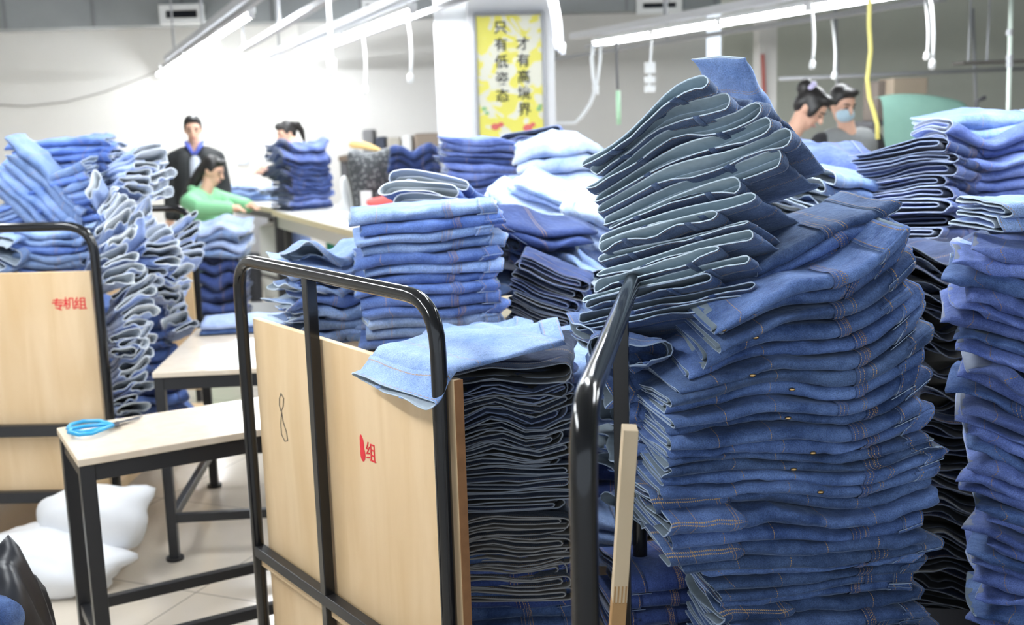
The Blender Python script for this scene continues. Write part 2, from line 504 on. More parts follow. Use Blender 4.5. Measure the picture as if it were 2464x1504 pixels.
for k, (pa, pb, lab) in enumerate((((585, 118), (792, -5), 'thin grey pipe hanging between the left and middle lamp rows'),
                                   ((1330, 143), (1960, 45), 'grey cable tray hanging below the right lamp row'))):
    a = az(*pa, ZL); b = az(*pb, ZL)
    e = empty('hanging_rail', (a + b) / 2, lab, 'rail')
    d = (b - a) / np.linalg.norm(b - a)
    MB().bar(a, b + d * 1.5, 0.06, 0.04).build('bar', M_grey, e)
    for t in (0.02, 0.55, 1.0):
        p = a + (b - a) * t
        MB().tube([p, (p[0], p[1], ZC)], 0.012, 8).build('hanger_rod', M_grey, e)

# pull cords
CORDS = [(386, 178, 397, 278, 0, 13), (440, 140, 448, 262, 0, 11), (478, 130, 486, 255, 0, 10.5), (521, 100, 533, 236, 0, 9), (622, 170, 632, 268, 1, 13), (724, 140, 732, 240, 1, 11),
         (795, 130, 797, 242, 1, 10), (871, 85, 877, 226, 1, 9), (980, 50, 986, 200, 1, 8), (1950, 22, 1953, 167, 2, 8.0), (2001, 40, 2007, 192, 2, 9.5), (2225, 20, 2229, 145, 2, 8), (2236, 10, 2242, 168, 2, 7.5)]
CL = ['farthest at the end of the left lamp row', 'second from the wall on the left lamp row', 'third from the wall on the left lamp row', 'nearest on the left lamp row, above the green jacket',
      'farthest at the end of the middle lamp row', 'second from the wall on the middle lamp row', 'third from the wall on the middle lamp row', 'fourth from the wall on the middle lamp row',
      'nearest on the middle lamp row, left of the column', 'under the right lamp row, above the bending woman', 'grey and dim, right of the bright one above the women', 'shorter of the pair left of the green pole', 'longer of the pair left of the green pole']
for (xa, ya, xb, yb, ri, Y), lb in zip(CORDS, CL):
    a = ay(xa, ya, Y); b = ay(xb, yb, Y)
    a = a.copy(); a[2] = max(a[2], ZL)
    e = empty('pull_cord', b, 'white pull cord switch, ' + lb, 'pull cord', 'pull cord switches under the lamps')
    pts = [a + (b - a) * t + np.array([0.02 * math.sin(t * 3.1), 0, 0]) * (1 if xb > xa else 0) for t in np.linspace(0, 0.86, 9)]
    MB().tube(pts, 0.011, 8).build('cord', M_white, e, smooth=True)
    q = pts[-1]
    MB().tube([q, q + (b - q) * .2, q + (b - q) * .8, b], [0.010, 0.022, 0.024, 0.012], 10).build('pull_handle', M_white, e, smooth=True)

# thick white cords dropping close to the camera side of the column and left of it
for (xa, ya, xb, yb, Y, r, lb) in ((790, -10, 797, 140, 5.6, 0.013, 'thick white hanging cord with a plug, in front of the middle lamp row'),):
    a = ay(xa, ya, Y); b = ay(xb, yb, Y); a = a.copy()
    e = empty('power_lead', b, lb, 'cord')
    a2 = a + (a - b) * .5
    MB().tube([a2, a, (a + b) / 2, b], r, 8).build('cord', M_white, e, smooth=True)
    MB().tube([b, b + (b - a) * .02, b - np.array([0, 0, .09])], [r, r * 2, r * 1.6], 10).build('plug', M_white, e, smooth=True)
e = empty('cord_bundle', ay(1345, 120, 5.0), 'thick bundle of white cords hanging right of the poster', 'cord')
for k, dx in enumerate((-9, 0, 9)):
    a = ay(1326 + dx * .8, -20, 5.0); b = ay(1345 + dx * .8, 92 + 6 * k, 5.0)
    MB().tube([a + (a - b) * .5, a, (a + b) / 2 + np.array([.004, 0, 0]), b], 0.011, 8).build('cord', M_white, e, smooth=True)
    MB().tube([b, b - np.array([-.006, 0, .05])], [0.016, 0.010], 8).build('plug', M_white, e, smooth=True)
e = empty('looped_cable', ay(1433, 215, 8.3), 'white looped cable drooping from the end of the right lamp row', 'cable')
Yq = 8.3
MB().tube([ay(1427, 108, Yq), ay(1424, 140, Yq), ay(1427, 180, Yq), ay(1433, 215, Yq), ay(1420, 250, Yq), ay(1400, 280, Yq), ay(1384, 296, Yq), ay(1332, 296, Yq), ay(1332, 330, Yq)], 0.014, 8).build('cable', M_white, e, smooth=True)
MB().tube([ay(1445, 108, Yq), ay(1444, 150, Yq), ay(1438, 190, Yq), ay(1434, 212, Yq)], 0.011, 8).build('cable', M_white, e, smooth=True)
MB().tube([ay(1433, 205, Yq), ay(1434, 228, Yq)], 0.024, 10).build('clip', M_white, e, smooth=True)
# yellow coil hose
Yq = 6.2
pts = [(2094, -420), (2093, -20), (2091, 60), (2095, 120), (2087, 190), (2092, 235), (2103, 270), (2111, 300), (2112, 335)]
h = MB().tube([ay(x, y, Yq) for x, y in pts], 0.013, 10).build('air_hose', plain('yellow_hose', (0.80, 0.72, 0.22), 0.4), smooth=True)
tag(h, 'pale yellow air hose hanging between the masked person and green cloth', 'hose')
# power strip / box under right row
Yq = 9.0
e = empty('socket_box', ay(1562, 215, Yq), 'white hanging socket box beside the tall stack of jeans', 'socket')
for k, (y0, y1) in enumerate(((150, 176), (185, 199), (206, 222))):
    a = ay(1552, y0, Yq); b = ay(1576, y1, Yq)
    MB().box(((a[0] + b[0]) / 2, Yq, (a[2] + b[2]) / 2), (b[0] - a[0], 0.05, a[2] - b[2])).build('socket', M_white, e, bevel=0.004)
MB().tube([ay(1568, 95, Yq), ay(1564, 160, Yq), ay(1562, 222, Yq)], 0.008, 8).build('cord', M_white, e, smooth=True)
e = empty('tool_pole', ay(1490, 300, Yq), 'pale green hanging tube left of the tall stack', 'tube')
MB().tube([ay(1483, 95, Yq), ay(1484, 160, Yq), ay(1486, 215, Yq)], 0.010, 8).build('cap', M_dgrey, e)
MB().tube([ay(1487, 218, Yq), ay(1489, 300, Yq)], 0.018, 8).build('tube', plain('green_tube', (0.5, 0.8, 0.55), 0.4), e, smooth=True)
# green-white pole, shelves and pipes on the right
Yq = 8.0
a = ay(2428, 20, Yq); b = ay(2430, 300, Yq)
e = empty('standing_pole', (b[0], Yq, 0), 'thin pale green pole standing at the right behind the jeans', 'pole')
MB().tube([(b[0], Yq, 0), (b[0], Yq, 1.0), (a[0], Yq, 2.9)], 0.016, 10).build('pole', plain('pole_green', (0.70, 0.80, 0.72), 0.35), e, smooth=True)
for yy in (78, 140, 155): 
    p = ay(2430, yy, Yq); MB().tube([p - np.array([0, 0, .02]), p + np.array([0, 0, .02])], 0.024, 10).build('clamp', M_grey, e)
Yq = 9.5
a = ay(2305, 148, Yq); b = ay(2520, 150, Yq)
sh = empty('hanging_shelf', (a + b) / 2, 'long dark shelf hanging behind the pale green pole', 'shelf')
MB().box((a + b) / 2, (b[0] - a[0], 0.25, 0.025)).build('board', plain('shelf_dark', (0.12, 0.11, 0.10), 0.6), sh)
for px in (2330, 2375): 
    p = ay(px, 150, Yq); MB().tube([p, (p[0], p[1], ZC)], 0.01, 8).build('hanger_rod', M_grey, sh)
Yq = 11.5
a = ay(1875, 190, Yq); b = ay(2470, 165, Yq)
o = MB().tube([a, b], 0.02, 8)
tag(o.build('wall_pipe', M_grey, smooth=True), 'thin grey pipe running along the sage wall above the women', 'pipe')
Yq = 12.0
for px0, px1, y1, lb in ((2340, 2352, 340, 'narrow grey conduit on the sage wall near the pole'), (2010, 2018, 330, 'thin grey upright beside the masked person')):
    a = ay(px0, 20, Yq); b = ay(px1, y1, Yq)
    tag(MB().tube([a, b], 0.02, 8).build('wall_conduit', M_grey, smooth=True), lb, 'conduit')
# cable drooping over the white back wall
cab = MB().tube([ay(x, y, YB - .06) for x, y in ((-40, 250), (60, 256), (160, 245), (250, 222), (330, 192), (385, 170))], 0.010, 6).build('wall_cable', plain('cable_grey', (0.45, 0.44, 0.42), 0.6), smooth=True)
tag(cab, 'thin grey cable drooping across the white back wall', 'cable')
Yq = YB - .06
a = ay(565, 352, Yq); b = ay(598, 395, Yq)
e = empty('wall_notice', (a + b) / 2, 'small pale framed notice on the white wall behind the man', 'notice')
MB().box((a + b) / 2, (b[0] - a[0], 0.02, a[2] - b[2])).build('frame', plain('notice_frame', (0.62, 0.68, 0.78), 0.5), e)
MB().box((a + b) / 2 - np.array([0, .012, 0]), ((b[0] - a[0]) * .8, 0.01, (a[2] - b[2]) * .78)).build('sheet', M_white, e)

# ------------------------------------------------------------------ trolleys
def arc_corner(c0, c1, c2, r, n=7):
    """points rounding the corner c1 between c0 and c2"""
    c0, c1, c2 = map(lambda q: np.array(q, float), (c0, c1, c2))
    a = (c0 - c1) / np.linalg.norm(c0 - c1); b = (c2 - c1) / np.linalg.norm(c2 - c1)
    p, q = c1 + a * r, c1 + b * r
    return [(1 - t) ** 2 * p + 2 * t * (1 - t) * c1 + t * t * q for t in np.linspace(0, 1, n)]


def end_frame(e, A, B, Hh, r=0.016, cr_=0.10, mid=0.5, rail_z=None, rail2=None, z0=0.12):
    A = np.array([A[0], A[1], 0.0]); B = np.array([B[0], B[1], 0.0]); up = np.array([0, 0, 1.0])
    pts = [A + up * z0, A + up * (z0 + (Hh - z0) * .5)] + arc_corner(A + up * z0, A + up * Hh, B + up * Hh, cr_) + arc_corner(A + up * Hh, B + up * Hh, B + up * z0, cr_) + [B + up * (z0 + (Hh - z0) * .5), B + up * z0]
    MB().tube(pts, r, 16).build('tube_frame', M_black, e, smooth=True)
    if mid is not None:
        M = A + (B - A) * mid
        MB().bar(M + up * z0, M + up * (Hh - r * .6), 0.026, 0.026, up=(B - A)).build('middle_post', M_black, e, bevel=0.002)
    if rail_z is not None:
        MB().bar(A + up * rail_z, B + up * rail_z, 0.028, 0.028).build('lower_rail', M_bsteel, e, bevel=0.002)
    d = (B - A); L = np.linalg.norm(d); d /= L
    return A, B, d, L


def casters(e, pts):
    for p in pts:
        MB().tube([(p[0] - .016, p[1], .05), (p[0] + .016, p[1], .05)], 0.05, 16).tube([(p[0] - .03, p[1], .05), (p[0] + .03, p[1], .05)], 0.012, 8).box((p[0], p[1], .105), (.05, .05, .03)).build('caster', M_dgrey, e)


# trolley in the middle (plywood end towards the camera)
HA = 1.33
PA = az(571, 622, HA); PB = az(1049, 722, HA)
eA = empty('trolley', ((PA[0] + PB[0]) / 2, (PA[1] + PB[1]) / 2, 0), 'black tube trolley with pen doodle on its plywood end, in the middle', 'trolley')
zr = ay(612, 1322, PA[1])[2]
A_, B_, dA, LA = end_frame(eA, PA, PB, HA, 0.016, 0.10, 0.43, zr)
nA = np.array([-dA[1], dA[0], 0.0])            # into the trolley
if nA[1] < 0: nA = -nA
zpt = ay(600, 757, PA[1] + .05)[2]
pz = (zpt + 0.14) / 2
off = 0.016 + 0.013
pa = A_ + dA * 0.022 + nA * off; pb = B_ + dA * 0.020 + nA * off
pc = (pa + pb) / 2
rotA = math.atan2(dA[1], dA[0])
# plywood in two boards meeting behind the middle post
mA = A_ + dA * LA * 0.43 + nA * off
for q0, q1 in ((pa, mA - dA * .001), (mA + dA * .001, pb)):
    q = (q0 + q1) / 2
    b_ = MB().box((q[0], q[1], pz), (np.linalg.norm(q1 - q0), 0.018, zpt - 0.14), rotA).build('plywood_panel', M_ply, eA, bevel=0.0015)
    last = b_
MB().box((pb[0] + dA[0] * .0015, pb[1] + dA[1] * .0015, pz), (0.003, 0.0185, zpt - 0.141), rotA).build('panel_edge', M_plyedge, eA)


def panel_pt(px, py, P0=None, d=None, n=None, o=None):
    """point on the outer face of the plywood end seen at a pixel"""
    P0 = A_ + nA * (off - 0.0092) if P0 is None else P0
    n = nA if n is None else n
    r = ray(px, py); t = ((P0 - ORG) @ n) / (r @ n)
    return ORG + r * t


p = panel_pt(893, 1092)
text_mesh('组', 'stencil_lettering', M_red, 0.046, p - nA * .0005, dA, (0, 0, 1), eA, offset=-0.0002)
mb = MB()
for px, py, rx, rz in ((871, 1072, .010, .022), (873, 1092, .012, .018), (869, 1058, .007, .012)):
    p = panel_pt(px, py); R = Matrix.Rotation(rotA, 3, 'Z')
    mb.ball(p, (rx, 0.0012, rz), 12, 8, R)
mb.build('red_smear', M_red, eA, smooth=True)
loop = [(676, 946), (683, 958), (682, 978), (677, 990), (673, 976), (673, 958), (677, 947)]
loop2 = [(678, 990), (682, 1015), (690, 1040), (693, 1060), (686, 1062), (678, 1045), (676, 1020), (678, 992)]
for lp in (loop, loop2):
    MB().tube([panel_pt(x, y) - nA * .0006 for x, y in lp], 0.0011, 6).build('pen_doodle', M_pen, eA)
# bed and casters
LEN_A = 1.05
q = [A_, B_, B_ + nA * LEN_A, A_ + nA * LEN_A]
c = sum(q) / 4
BED_A = 0.55
MB().box((c[0], c[1], BED_A - .02), (LA, LEN_A, 0.04), rotA).build('bed', M_ply, eA)
MB().box((c[0], c[1], 0.16), (LA, LEN_A, 0.04), rotA).build('lower_bed', M_bsteel, eA)
for t in q[2:]:
    MB().bar((t[0], t[1], .12), (t[0], t[1], BED_A - .02), 0.03, 0.03, up=(0, 1, 0)).build('corner_post', M_bsteel, eA)
casters(eA, q)

# trolley on the right (its end frame seen nearly edge-on)
HB = 1.335
PA2 = az(1400, 985, HB); PB2 = az(1462, 830, HB)
d2 = (PB2 - PA2); d2 /= np.linalg.norm(d2)
PB2 = PA2 + d2 * 1.12
eB = empty('trolley', ((PA2[0] + PB2[0]) / 2, (PA2[1] + PB2[1]) / 2, 0), 'glossy black tube trolley frame standing closest to the camera, left of the tallest jeans stack', 'trolley')
A2, B2, dB, LB = end_frame(eB, PA2, PB2, HB, 0.0165, 0.10, 0.55, 0.42)
nB = np.array([dB[1], -dB[0], 0.0])            # to the right, into the trolley
BED_B = ay(1890, 1640, 1.97)[2] - .004
q = [A2 + nB * .03, B2 + nB * .03, B2 + nB * 1.75, A2 + nB * 1.75]
c = (A2 + dB * .3 + B2 + nB * .04 + nB * 1.72) / 2; rotB = math.atan2(dB[1], dB[0])
BED_L = LB - .3
BD = .78
c = A2 + dB * (.42 + BD / 2) + nB * .9
MB().box((c[0], c[1], BED_B - .02), (BD, 1.7, 0.04), rotB).build('bed', M_bsteel, eB)
MB().box((c[0], c[1], 0.16), (BD, 1.7, 0.04), rotB).build('lower_bed', M_bsteel, eB)
for s_ in (-1, 1):
    for t_ in (-.8, .8):
        t = c + dB * s_ * .36 + nB * t_
        MB().bar((t[0], t[1], .12), (t[0], t[1], BED_B - .02), 0.03, 0.03, up=(0, 1, 0)).build('corner_post', M_bsteel, eB)
casters(eB, [A2, B2, c + dB * .36 + nB * .8, c - dB * .36 + nB * .8])

# leaning batten with finger joint
Yb = 1.55
bt = ay(1516, 1028, Yb); bj = ay(1489, 1440, Yb + .02); bb = ay(1482, 1540, Yb + .025)
dd = (bt - bb) / np.linalg.norm(bt - bb)
foot = bb - dd * (bb[2] / dd[2])
M_batten = plywood('batten_wood', (0.62, 0.50, 0.34), (0.48, 0.36, 0.22), 0.7); M_batten2 = plywood('batten_brown', (0.42, 0.25, 0.10), (0.34, 0.18, 0.07), 0.7)
eP = empty('wooden_batten', foot, 'pale wooden batten leaning upright between black trolley frame and tallest jeans stack', 'batten')
MB().bar(bt, bj, 0.022, 0.03, up=(0, 1, 0)).build('upper_length', M_batten, eP, bevel=0.001)
MB().bar(bj, foot, 0.022, 0.03, up=(0, 1, 0)).build('lower_length', M_batten2, eP, bevel=0.001)
fm = MB()
for k in range(4):
    x = -0.0083 + k * 0.0055
    o_ = np.array([x, -0.0003, 0])
    fm.bar(bj + o_ + dd * .028, bj + o_ - dd * .002, 0.0024, 0.0305, up=(0, 1, 0))
fm.build('finger_joint', M_batten2, eP)

# trolley at the left (plywood end facing us, loaded high)
HC = 1.33
PC = az(226, 560, HC); YCc = 4.12
xc1 = ay(236, 700, YCc)[0]; xc0 = xc1 - 1.02
eC = empty('trolley', ((xc0 + xc1) / 2, YCc, 0), 'black tube trolley with red lettered plywood end at the left, piled high with jeans', 'trolley')
HCz = ay(100, 546, YCc)[2]
A3, B3, dC, LC = end_frame(eC, (xc0, YCc + .03), (xc1, YCc), HCz, 0.018, 0.11, None, None)
zt3 = ay(120, 657, YCc)[2]; zm = ay(120, 1036, YCc)[2]; zb3 = ay(120, 1196, YCc)[2]
rotC = math.atan2(dC[1], dC[0]); nC = np.array([-dC[1], dC[0], 0.0])
for z in (zm, zb3): MB().bar(A3 + np.array([0, 0, z]), B3 + np.array([0, 0, z]), 0.035, 0.045).build('cross_rail', M_bsteel, eC, bevel=0.003)
c = (A3 + B3) / 2 + nC * .03
MB().box((c[0] - .01, c[1], (zt3 + zb3) / 2), (LC - .05, 0.016, zt3 - zb3), rotC).build('plywood_panel', M_ply, eC, bevel=0.002)
LEN_C = 1.45
A4 = A3 + nC * LEN_C; B4 = ay(478, 740, YCc + LEN_C + .12); B4[2] = 0
up = np.array([0, 0, 1.0])
H4 = ay(450, 500, B4[1])[2]
A4 = B4 - dC * LC
end_frame(eC, A4, B4, H4, 0.018, 0.11, None, 0.45)
zz_ = ay(470, 600, B4[1])[2]
c = (A4 + B4) / 2 - nC * .028
MB().box((c[0], c[1], (zz_ + .3) / 2), (LC - .02, 0.016, zz_ - .3), rotC).build('plywood_panel', M_ply, eC, bevel=0.002)
BED_C = 0.24
c = (A3 + B3 + A4 + B4) / 4
MB().box((c[0], c[1], BED_C - .02), (LC - .02, LEN_C - .05, 0.04), rotC).build('bed', M_ply, eC)
casters(eC, [A3 + dC * .08, B3 - dC * .08, A4 + dC * .08, B4 - dC * .08])
pc3 = A3 + nC * (.03 - .0082)
for k, ch in enumerate('专机组'):
    r = ray((140, 167, 194)[k], (735, 732, 732)[k]); t = ((pc3 - ORG) @ nC) / (r @ nC); p = ORG + r * t
    text_mesh(ch, 'stencil_lettering', M_red, 0.050, p - nC * .0005, dC, (0, 0, 1), eC, offset=0.0006)


# ------------------------------------------------------------------ tables
def table(label, P, dx, dy, Lx, Ly, H, tt=0.022, leg=0.04, rail=0.18, apron=0.05, topmat=None, side_rail=True, edge=None, foot=True, ap_mat=None):
    """P front-left corner, dx along the front, dy to the back (unit vectors)"""
    P = np.array([P[0], P[1], 0.0]); up = np.array([0, 0, 1.0])
    c = P + dx * Lx / 2 + dy * Ly / 2
    e = empty('work_table', c, label, 'table')
    R = Matrix(((dx[0], dy[0], 0), (dx[1], dy[1], 0), (0, 0, 1)))
    MB().box(c + up * (H - tt / 2), (Lx, Ly, tt), R).build('tabletop', topmat or M_top, e, bevel=0.003)
    am = ap_mat or M_bsteel
    zt_ = H - tt - apron / 2; i_ = leg / 2 + .004
    co = [P + dx * i_ + dy * i_, P + dx * (Lx - i_) + dy * i_, P + dx * (Lx - i_) + dy * (Ly - i_), P + dx * i_ + dy * (Ly - i_)]
    for k in range(4):
        MB().bar(co[k] + up * zt_, co[(k + 1) % 4] + up * zt_, 0.03, apron).build('apron', am, e, bevel=0.002)
    for q in co:
        MB().bar(q + up * .004, q + up * (H - tt), leg, leg, up=(dx[0], dx[1], 0)).build('leg', M_bsteel, e, bevel=0.002)
        if foot: MB().tube([q, q + up * .012], leg * .95, 14).build('foot_plate', M_bsteel, e)
    if rail:
        for k in ((0, 1), (1, 2), (2, 3), (3, 0)):
            MB().bar(co[k[0]] + up * rail, co[k[1]] + up * rail, 0.028, 0.035).build('stretcher', M_bsteel, e, bevel=0.002)
    return e, co


def unit(v):
    v = np.array([v[0], v[1], 0.0]); return v / np.linalg.norm(v)


HT = 0.75
c0 = az(186, 1107, HT); c1 = az(586, 1040, HT); c2 = az(72, 1040, HT)
dx = unit(c1 - c0); dy = np.array([-dx[1], dx[0], 0.0])
T1, _ = table('small pale work table with black legs holding the blue scissors', c0, dx, dy, 0.95, 0.40, HT, leg=0.042, rail=0.16, apron=0.05)
T1dx, T1dy, T1P = dx, dy, c0
c0 = az(365, 897, HT + .005); c2 = az(470, 797, HT + .005); c1 = az(575, 887, HT + .005)
dx = unit(c1 - c0); dy = np.array([-dx[1], dx[0], 0.0])
T2, _ = table('pale work table behind the scissors table with light jeans on its far end', c0, dx, dy, 0.92, 0.92, HT + .005, leg=0.036, rail=0.17, apron=0.05)
T2dx, T2dy, T2P = dx, dy, c0
# white sheets lying on both tables by the trolley (bright in the photo)
for (P0, ddx, ddy, u0, u1, v0, v1, zz_, lb) in ((T2P, T2dx, T2dy, .22, .62, .03, .60, HT + .005, 'white sheet of paper lying on the table behind the scissors table'),):
    q = P0 + ddx * (u0 + u1) / 2 + ddy * (v0 + v1) / 2
    o = MB().box((q[0], q[1], zz_ + .0012), (u1 - u0, v1 - v0, 0.002), math.atan2(ddx[1], ddx[0])).build('paper_sheet', plain('paper', (0.9, 0.91, 0.92), 0.35))
    tag(o, lb, 'paper')
# background cutting tables
HK = 0.92
M_top2 = plain('table_white', (0.82, 0.82, 0.80), 0.25)
M_edge = plain('table_edge', (0.55, 0.47, 0.30), 0.5)
b0 = az(655, 506, HK); b1 = az(890, 566, HK)
dx = unit(b1 - b0); dy = np.array([-dx[1], dx[0], 0.0]);
if dy[1] < 0: dy = -dy
T4, _ = table('long white cutting table running towards the light jeans, with a wooden edge', b0, dx, dy, 3.0, 0.68, HK, tt=0.05, leg=0.07, rail=0.0, apron=0.10, topmat=M_top2, ap_mat=plain('table_skirt', (0.62, 0.60, 0.56), 0.5))
T4P, T4dx, T4dy = b0, dx, dy
b0 = az(531, 482, HK); b1 = az(680, 503, HK)
dx = unit(b1 - b0); dy = np.array([-dx[1], dx[0], 0.0])
T3, _ = table('white cutting table in front of the person in green', b0, dx, dy, 1.75, .55, HK, tt=0.05, leg=0.06, rail=0.25, apron=0.06, topmat=M_top2)
T3P, T3dx, T3dy = b0, dx, dy
for e_, P_, dx_, L_ in ((T4, T4P, T4dx, 3.0), (T3, T3P, T3dx, 1.75)):
    P_ = np.array([P_[0], P_[1], HK - .022])
    MB().bar(P_ - np.array([0, .004, 0]), P_ + dx_ * L_ - np.array([0, .004, 0]), 0.012, 0.046).build('wooden_edge', M_edge, e_)

# scissors on the first table
eS = empty('scissors', az(240, 1028, HT), 'blue handled scissors lying on the small pale table', 'scissors')
M_blue = plain('blue_plastic', (0.02, 0.32, 0.62), 0.3, spec=0.6)
zs_ = HT + .008


def tp(px, py, z=zs_): return az(px, py, z)


for k, (pts, zz_) in enumerate((([(268, 1021), (240, 1013), (200, 1014), (170, 1022), (163, 1031), (178, 1039), (215, 1038), (250, 1030), (268, 1021)], zs_),
                           ([(272, 1023), (250, 1032), (222, 1043), (190, 1046), (166, 1040), (172, 1032), (205, 1026), (245, 1022), (272, 1023)], zs_ + .009))):
    MB().tube([tp(x, y, zz_) for x, y in pts], 0.0065, 10).build('handle', M_blue, eS, smooth=True)
M_blade = plain('blade_steel', (0.30, 0.31, 0.33), 0.3, metal=0.9)
for (xa, ya), (xb, yb), z_ in (((262, 1024), (342, 1001), zs_), ((266, 1020), (336, 1006), zs_ + .004)):
    a = tp(xa, ya, z_); b = tp(xb, yb, z_); MB().bar(a, a + (b - a) * .6, 0.016, 0.003).bar(a + (b - a) * .58, b, 0.009, 0.003).build('blade', M_blade, eS, bevel=0.001)
MB().tube([tp(281, 1020, zs_ - .003), tp(281, 1020, zs_ + .010)], 0.008, 10).build('pivot_screw', M_dgrey, eS)


# ------------------------------------------------------------------ soft blobs: sacks, bags
def lump(name, c, r, mat, label=None, cat=None, seed=0, amp=0.18, fr=2.2, corners=(), parent=None, flat=True, n=40, m_=26, wr=0.04, build=True):
    rs = np.random.RandomState(seed); K = [(rs.randn(3) * fr, rs.rand() * 6.28, 1.0) for _ in range(7)] + [(rs.randn(3) * fr * 3.2, rs.rand() * 6.28, .35) for _ in range(8)]
    mb = MB(); vs = []; fs = []
    for j in range(m_ + 1):
        th = math.pi * j / m_
        for k in range(n):
            a = 2 * math.pi * k / n
            d = np.array([math.sin(th) * math.cos(a), math.sin(th) * math.sin(a), math.cos(th)])
            s_ = 1 + amp * sum(w * math.sin(d @ kk + ph) for kk, ph, w in K) / 3.2
            s_ += wr * abs(math.sin(d @ K[0][0] * 4 + 5 * d[2]))
            for cd, ca, cp in corners:
                cd_ = np.array(cd) / np.linalg.norm(cd)
                s_ += ca * max(0, d @ cd_) ** cp
            q = d * s_ * np.array(r)
            if flat: q[2] = max(q[2], -r[2] * .72)
            vs.append(q + np.array(c))
    for j in range(m_):
        for k in range(n):
            k2 = (k + 1) % n; fs.append((j * n + k, (j + 1) * n + k, (j + 1) * n + k2, j * n + k2))
    mb.add(vs, fs)
    o = mb.build(name, mat, parent, smooth=True)
    if label: tag(o, label, cat)
    return o


M_sack = plain('white_sack', (0.80, 0.81, 0.83), 0.5, noise=0.05, nscale=9)
lump('plastic_sack', (-1.78, 3.88, 0.085), (0.30, 0.19, 0.125), M_sack, 'white plastic sack lying lowest on the floor under the scissors table', 'sack', 3, 0.12, 2.0, ((( 1, -.2, .25), .35, 30), ((-1, .1, -.2), .2, 12)))
lump('plastic_sack', (-1.60, 3.94, 0.215), (0.20, 0.10, 0.145), M_sack, 'white plastic sack with a pointed corner, propped on the other sack', 'sack', 5, 0.10, 2.0, (((1, 0, .75), .42, 40), ((-1, 0, .5), .1, 20)))
# dark jacket heap in the near left corner
M_navy = plain('black_nylon', (0.014, 0.015, 0.020), 0.42, noise=0.2, nscale=12)
J = ay(18, 1440, 2.25)
lump('black_jacket', (J[0] - .03, J[1], (J[2] + .10) * .42), (0.165, 0.16, (J[2] + .10) * .58), M_navy, 'black nylon jacket bundle in the near left corner, over blue denim', 'jacket', 12, 0.14, 2.4, (((1, -.2, -.45), .35, 14),), wr=0.10, flat=False)


# ------------------------------------------------------------------ people
def head(mbs, mbh, c, yaw, pitch=0.0, hair='short', s=1.0, bun=None, roll=0.0):
    """adds skull, nose, ears, brow, chin to the body builder; returns placement function"""
    R = Euler((pitch, roll, yaw)).to_matrix(); c = Vector(c)

    def T(x, y, z): return c + R @ (Vector((x, y, z)) * s)
    # face looks along local -y
    mbs.ball(T(0, .005, .02), (.075 * s, .092 * s, .105 * s), 18, 12, R)
    mbs.ball(T(0, -.022, -.055), (.052 * s, .062 * s, .062 * s), 16, 10, R)
    mbs.ball(T(0, -.05, -.092), (.028 * s, .03 * s, .026 * s), 12, 8, R)
    mbs.limb([T(0, -.082, .02), T(0, -.105, -.022)], (.010 * s, .016 * s), 8)
    for sx in (-1, 1):
        mbs.ball(T(.074 * sx, .012, -.005), (.012 * s, .022 * s, .033 * s), 10, 8, R)
        mbs.ball(T(.03 * sx, -.07, .028), (.022 * s, .016 * s, .009 * s), 10, 8, R)
    return T, R


def face(e, T, R, s=1.0, mask=None):
    for sx in (-1, 1):
        MB().ball(T(.031 * sx, -.081, .008), (.014 * s, .007 * s, .007 * s), 10, 6, R).build('eye', plain('eye_dark', (.02, .015, .012), .3), e, smooth=True)
        MB().tube([T(.014 * sx, -.089, .030), T(.034 * sx, -.088, .036), T(.054 * sx, -.072, .030)], .0045 * s, 6).build('eyebrow', M_hair, e)
    if mask is None:
        MB().tube([T(-.024, -.087, -.062), T(0, -.095, -.059), T(.024, -.087, -.062)], .005 * s, 6).build('lips', plain('lips', (.48, .17, .15), .5), e, smooth=True)
    else:
        MB().ball(T(0, -.055, -.05), (.064 * s, .060 * s, .056 * s), 16, 10, R).build('face_mask', mask, e, smooth=True)


def hand(mb, wrist, dirv, palm_n, s=1.0, curl=0.5, thumb_side=1):
    w = Vector(wrist); d = Vector(dirv).normalized(); n = (Vector(palm_n) - d * Vector(palm_n).dot(d)).normalized(); sd = d.cross(n) * thumb_side
    mb.limb([w, w + d * .04 * s, w + d * .085 * s], (.024 * s, .034 * s, .032 * s), 10)
    for k, L in enumerate((.068, .078, .072, .056)):
        b = w + d * .085 * s + sd * (.027 - .018 * k) * s
        p1 = b + (d * math.cos(curl * .6) + n * math.sin(curl * .6)) * L * .5 * s
        p2 = p1 + (d * math.cos(curl * 1.4) + n * math.sin(curl * 1.4)) * L * .5 * s
        mb.limb([b, p1, p2], (.0095 * s, .009 * s, .0075 * s), 8)
    b = w + d * .03 * s + sd * .03 * s
    p1 = b + (d * .6 + sd * .8) * .036 * s; p2 = p1 + (d * .9 + sd * .25 + n * .3) * .03 * s
    mb.limb([b, p1, p2], (.012 * s, .010 * s, .0085 * s), 8)


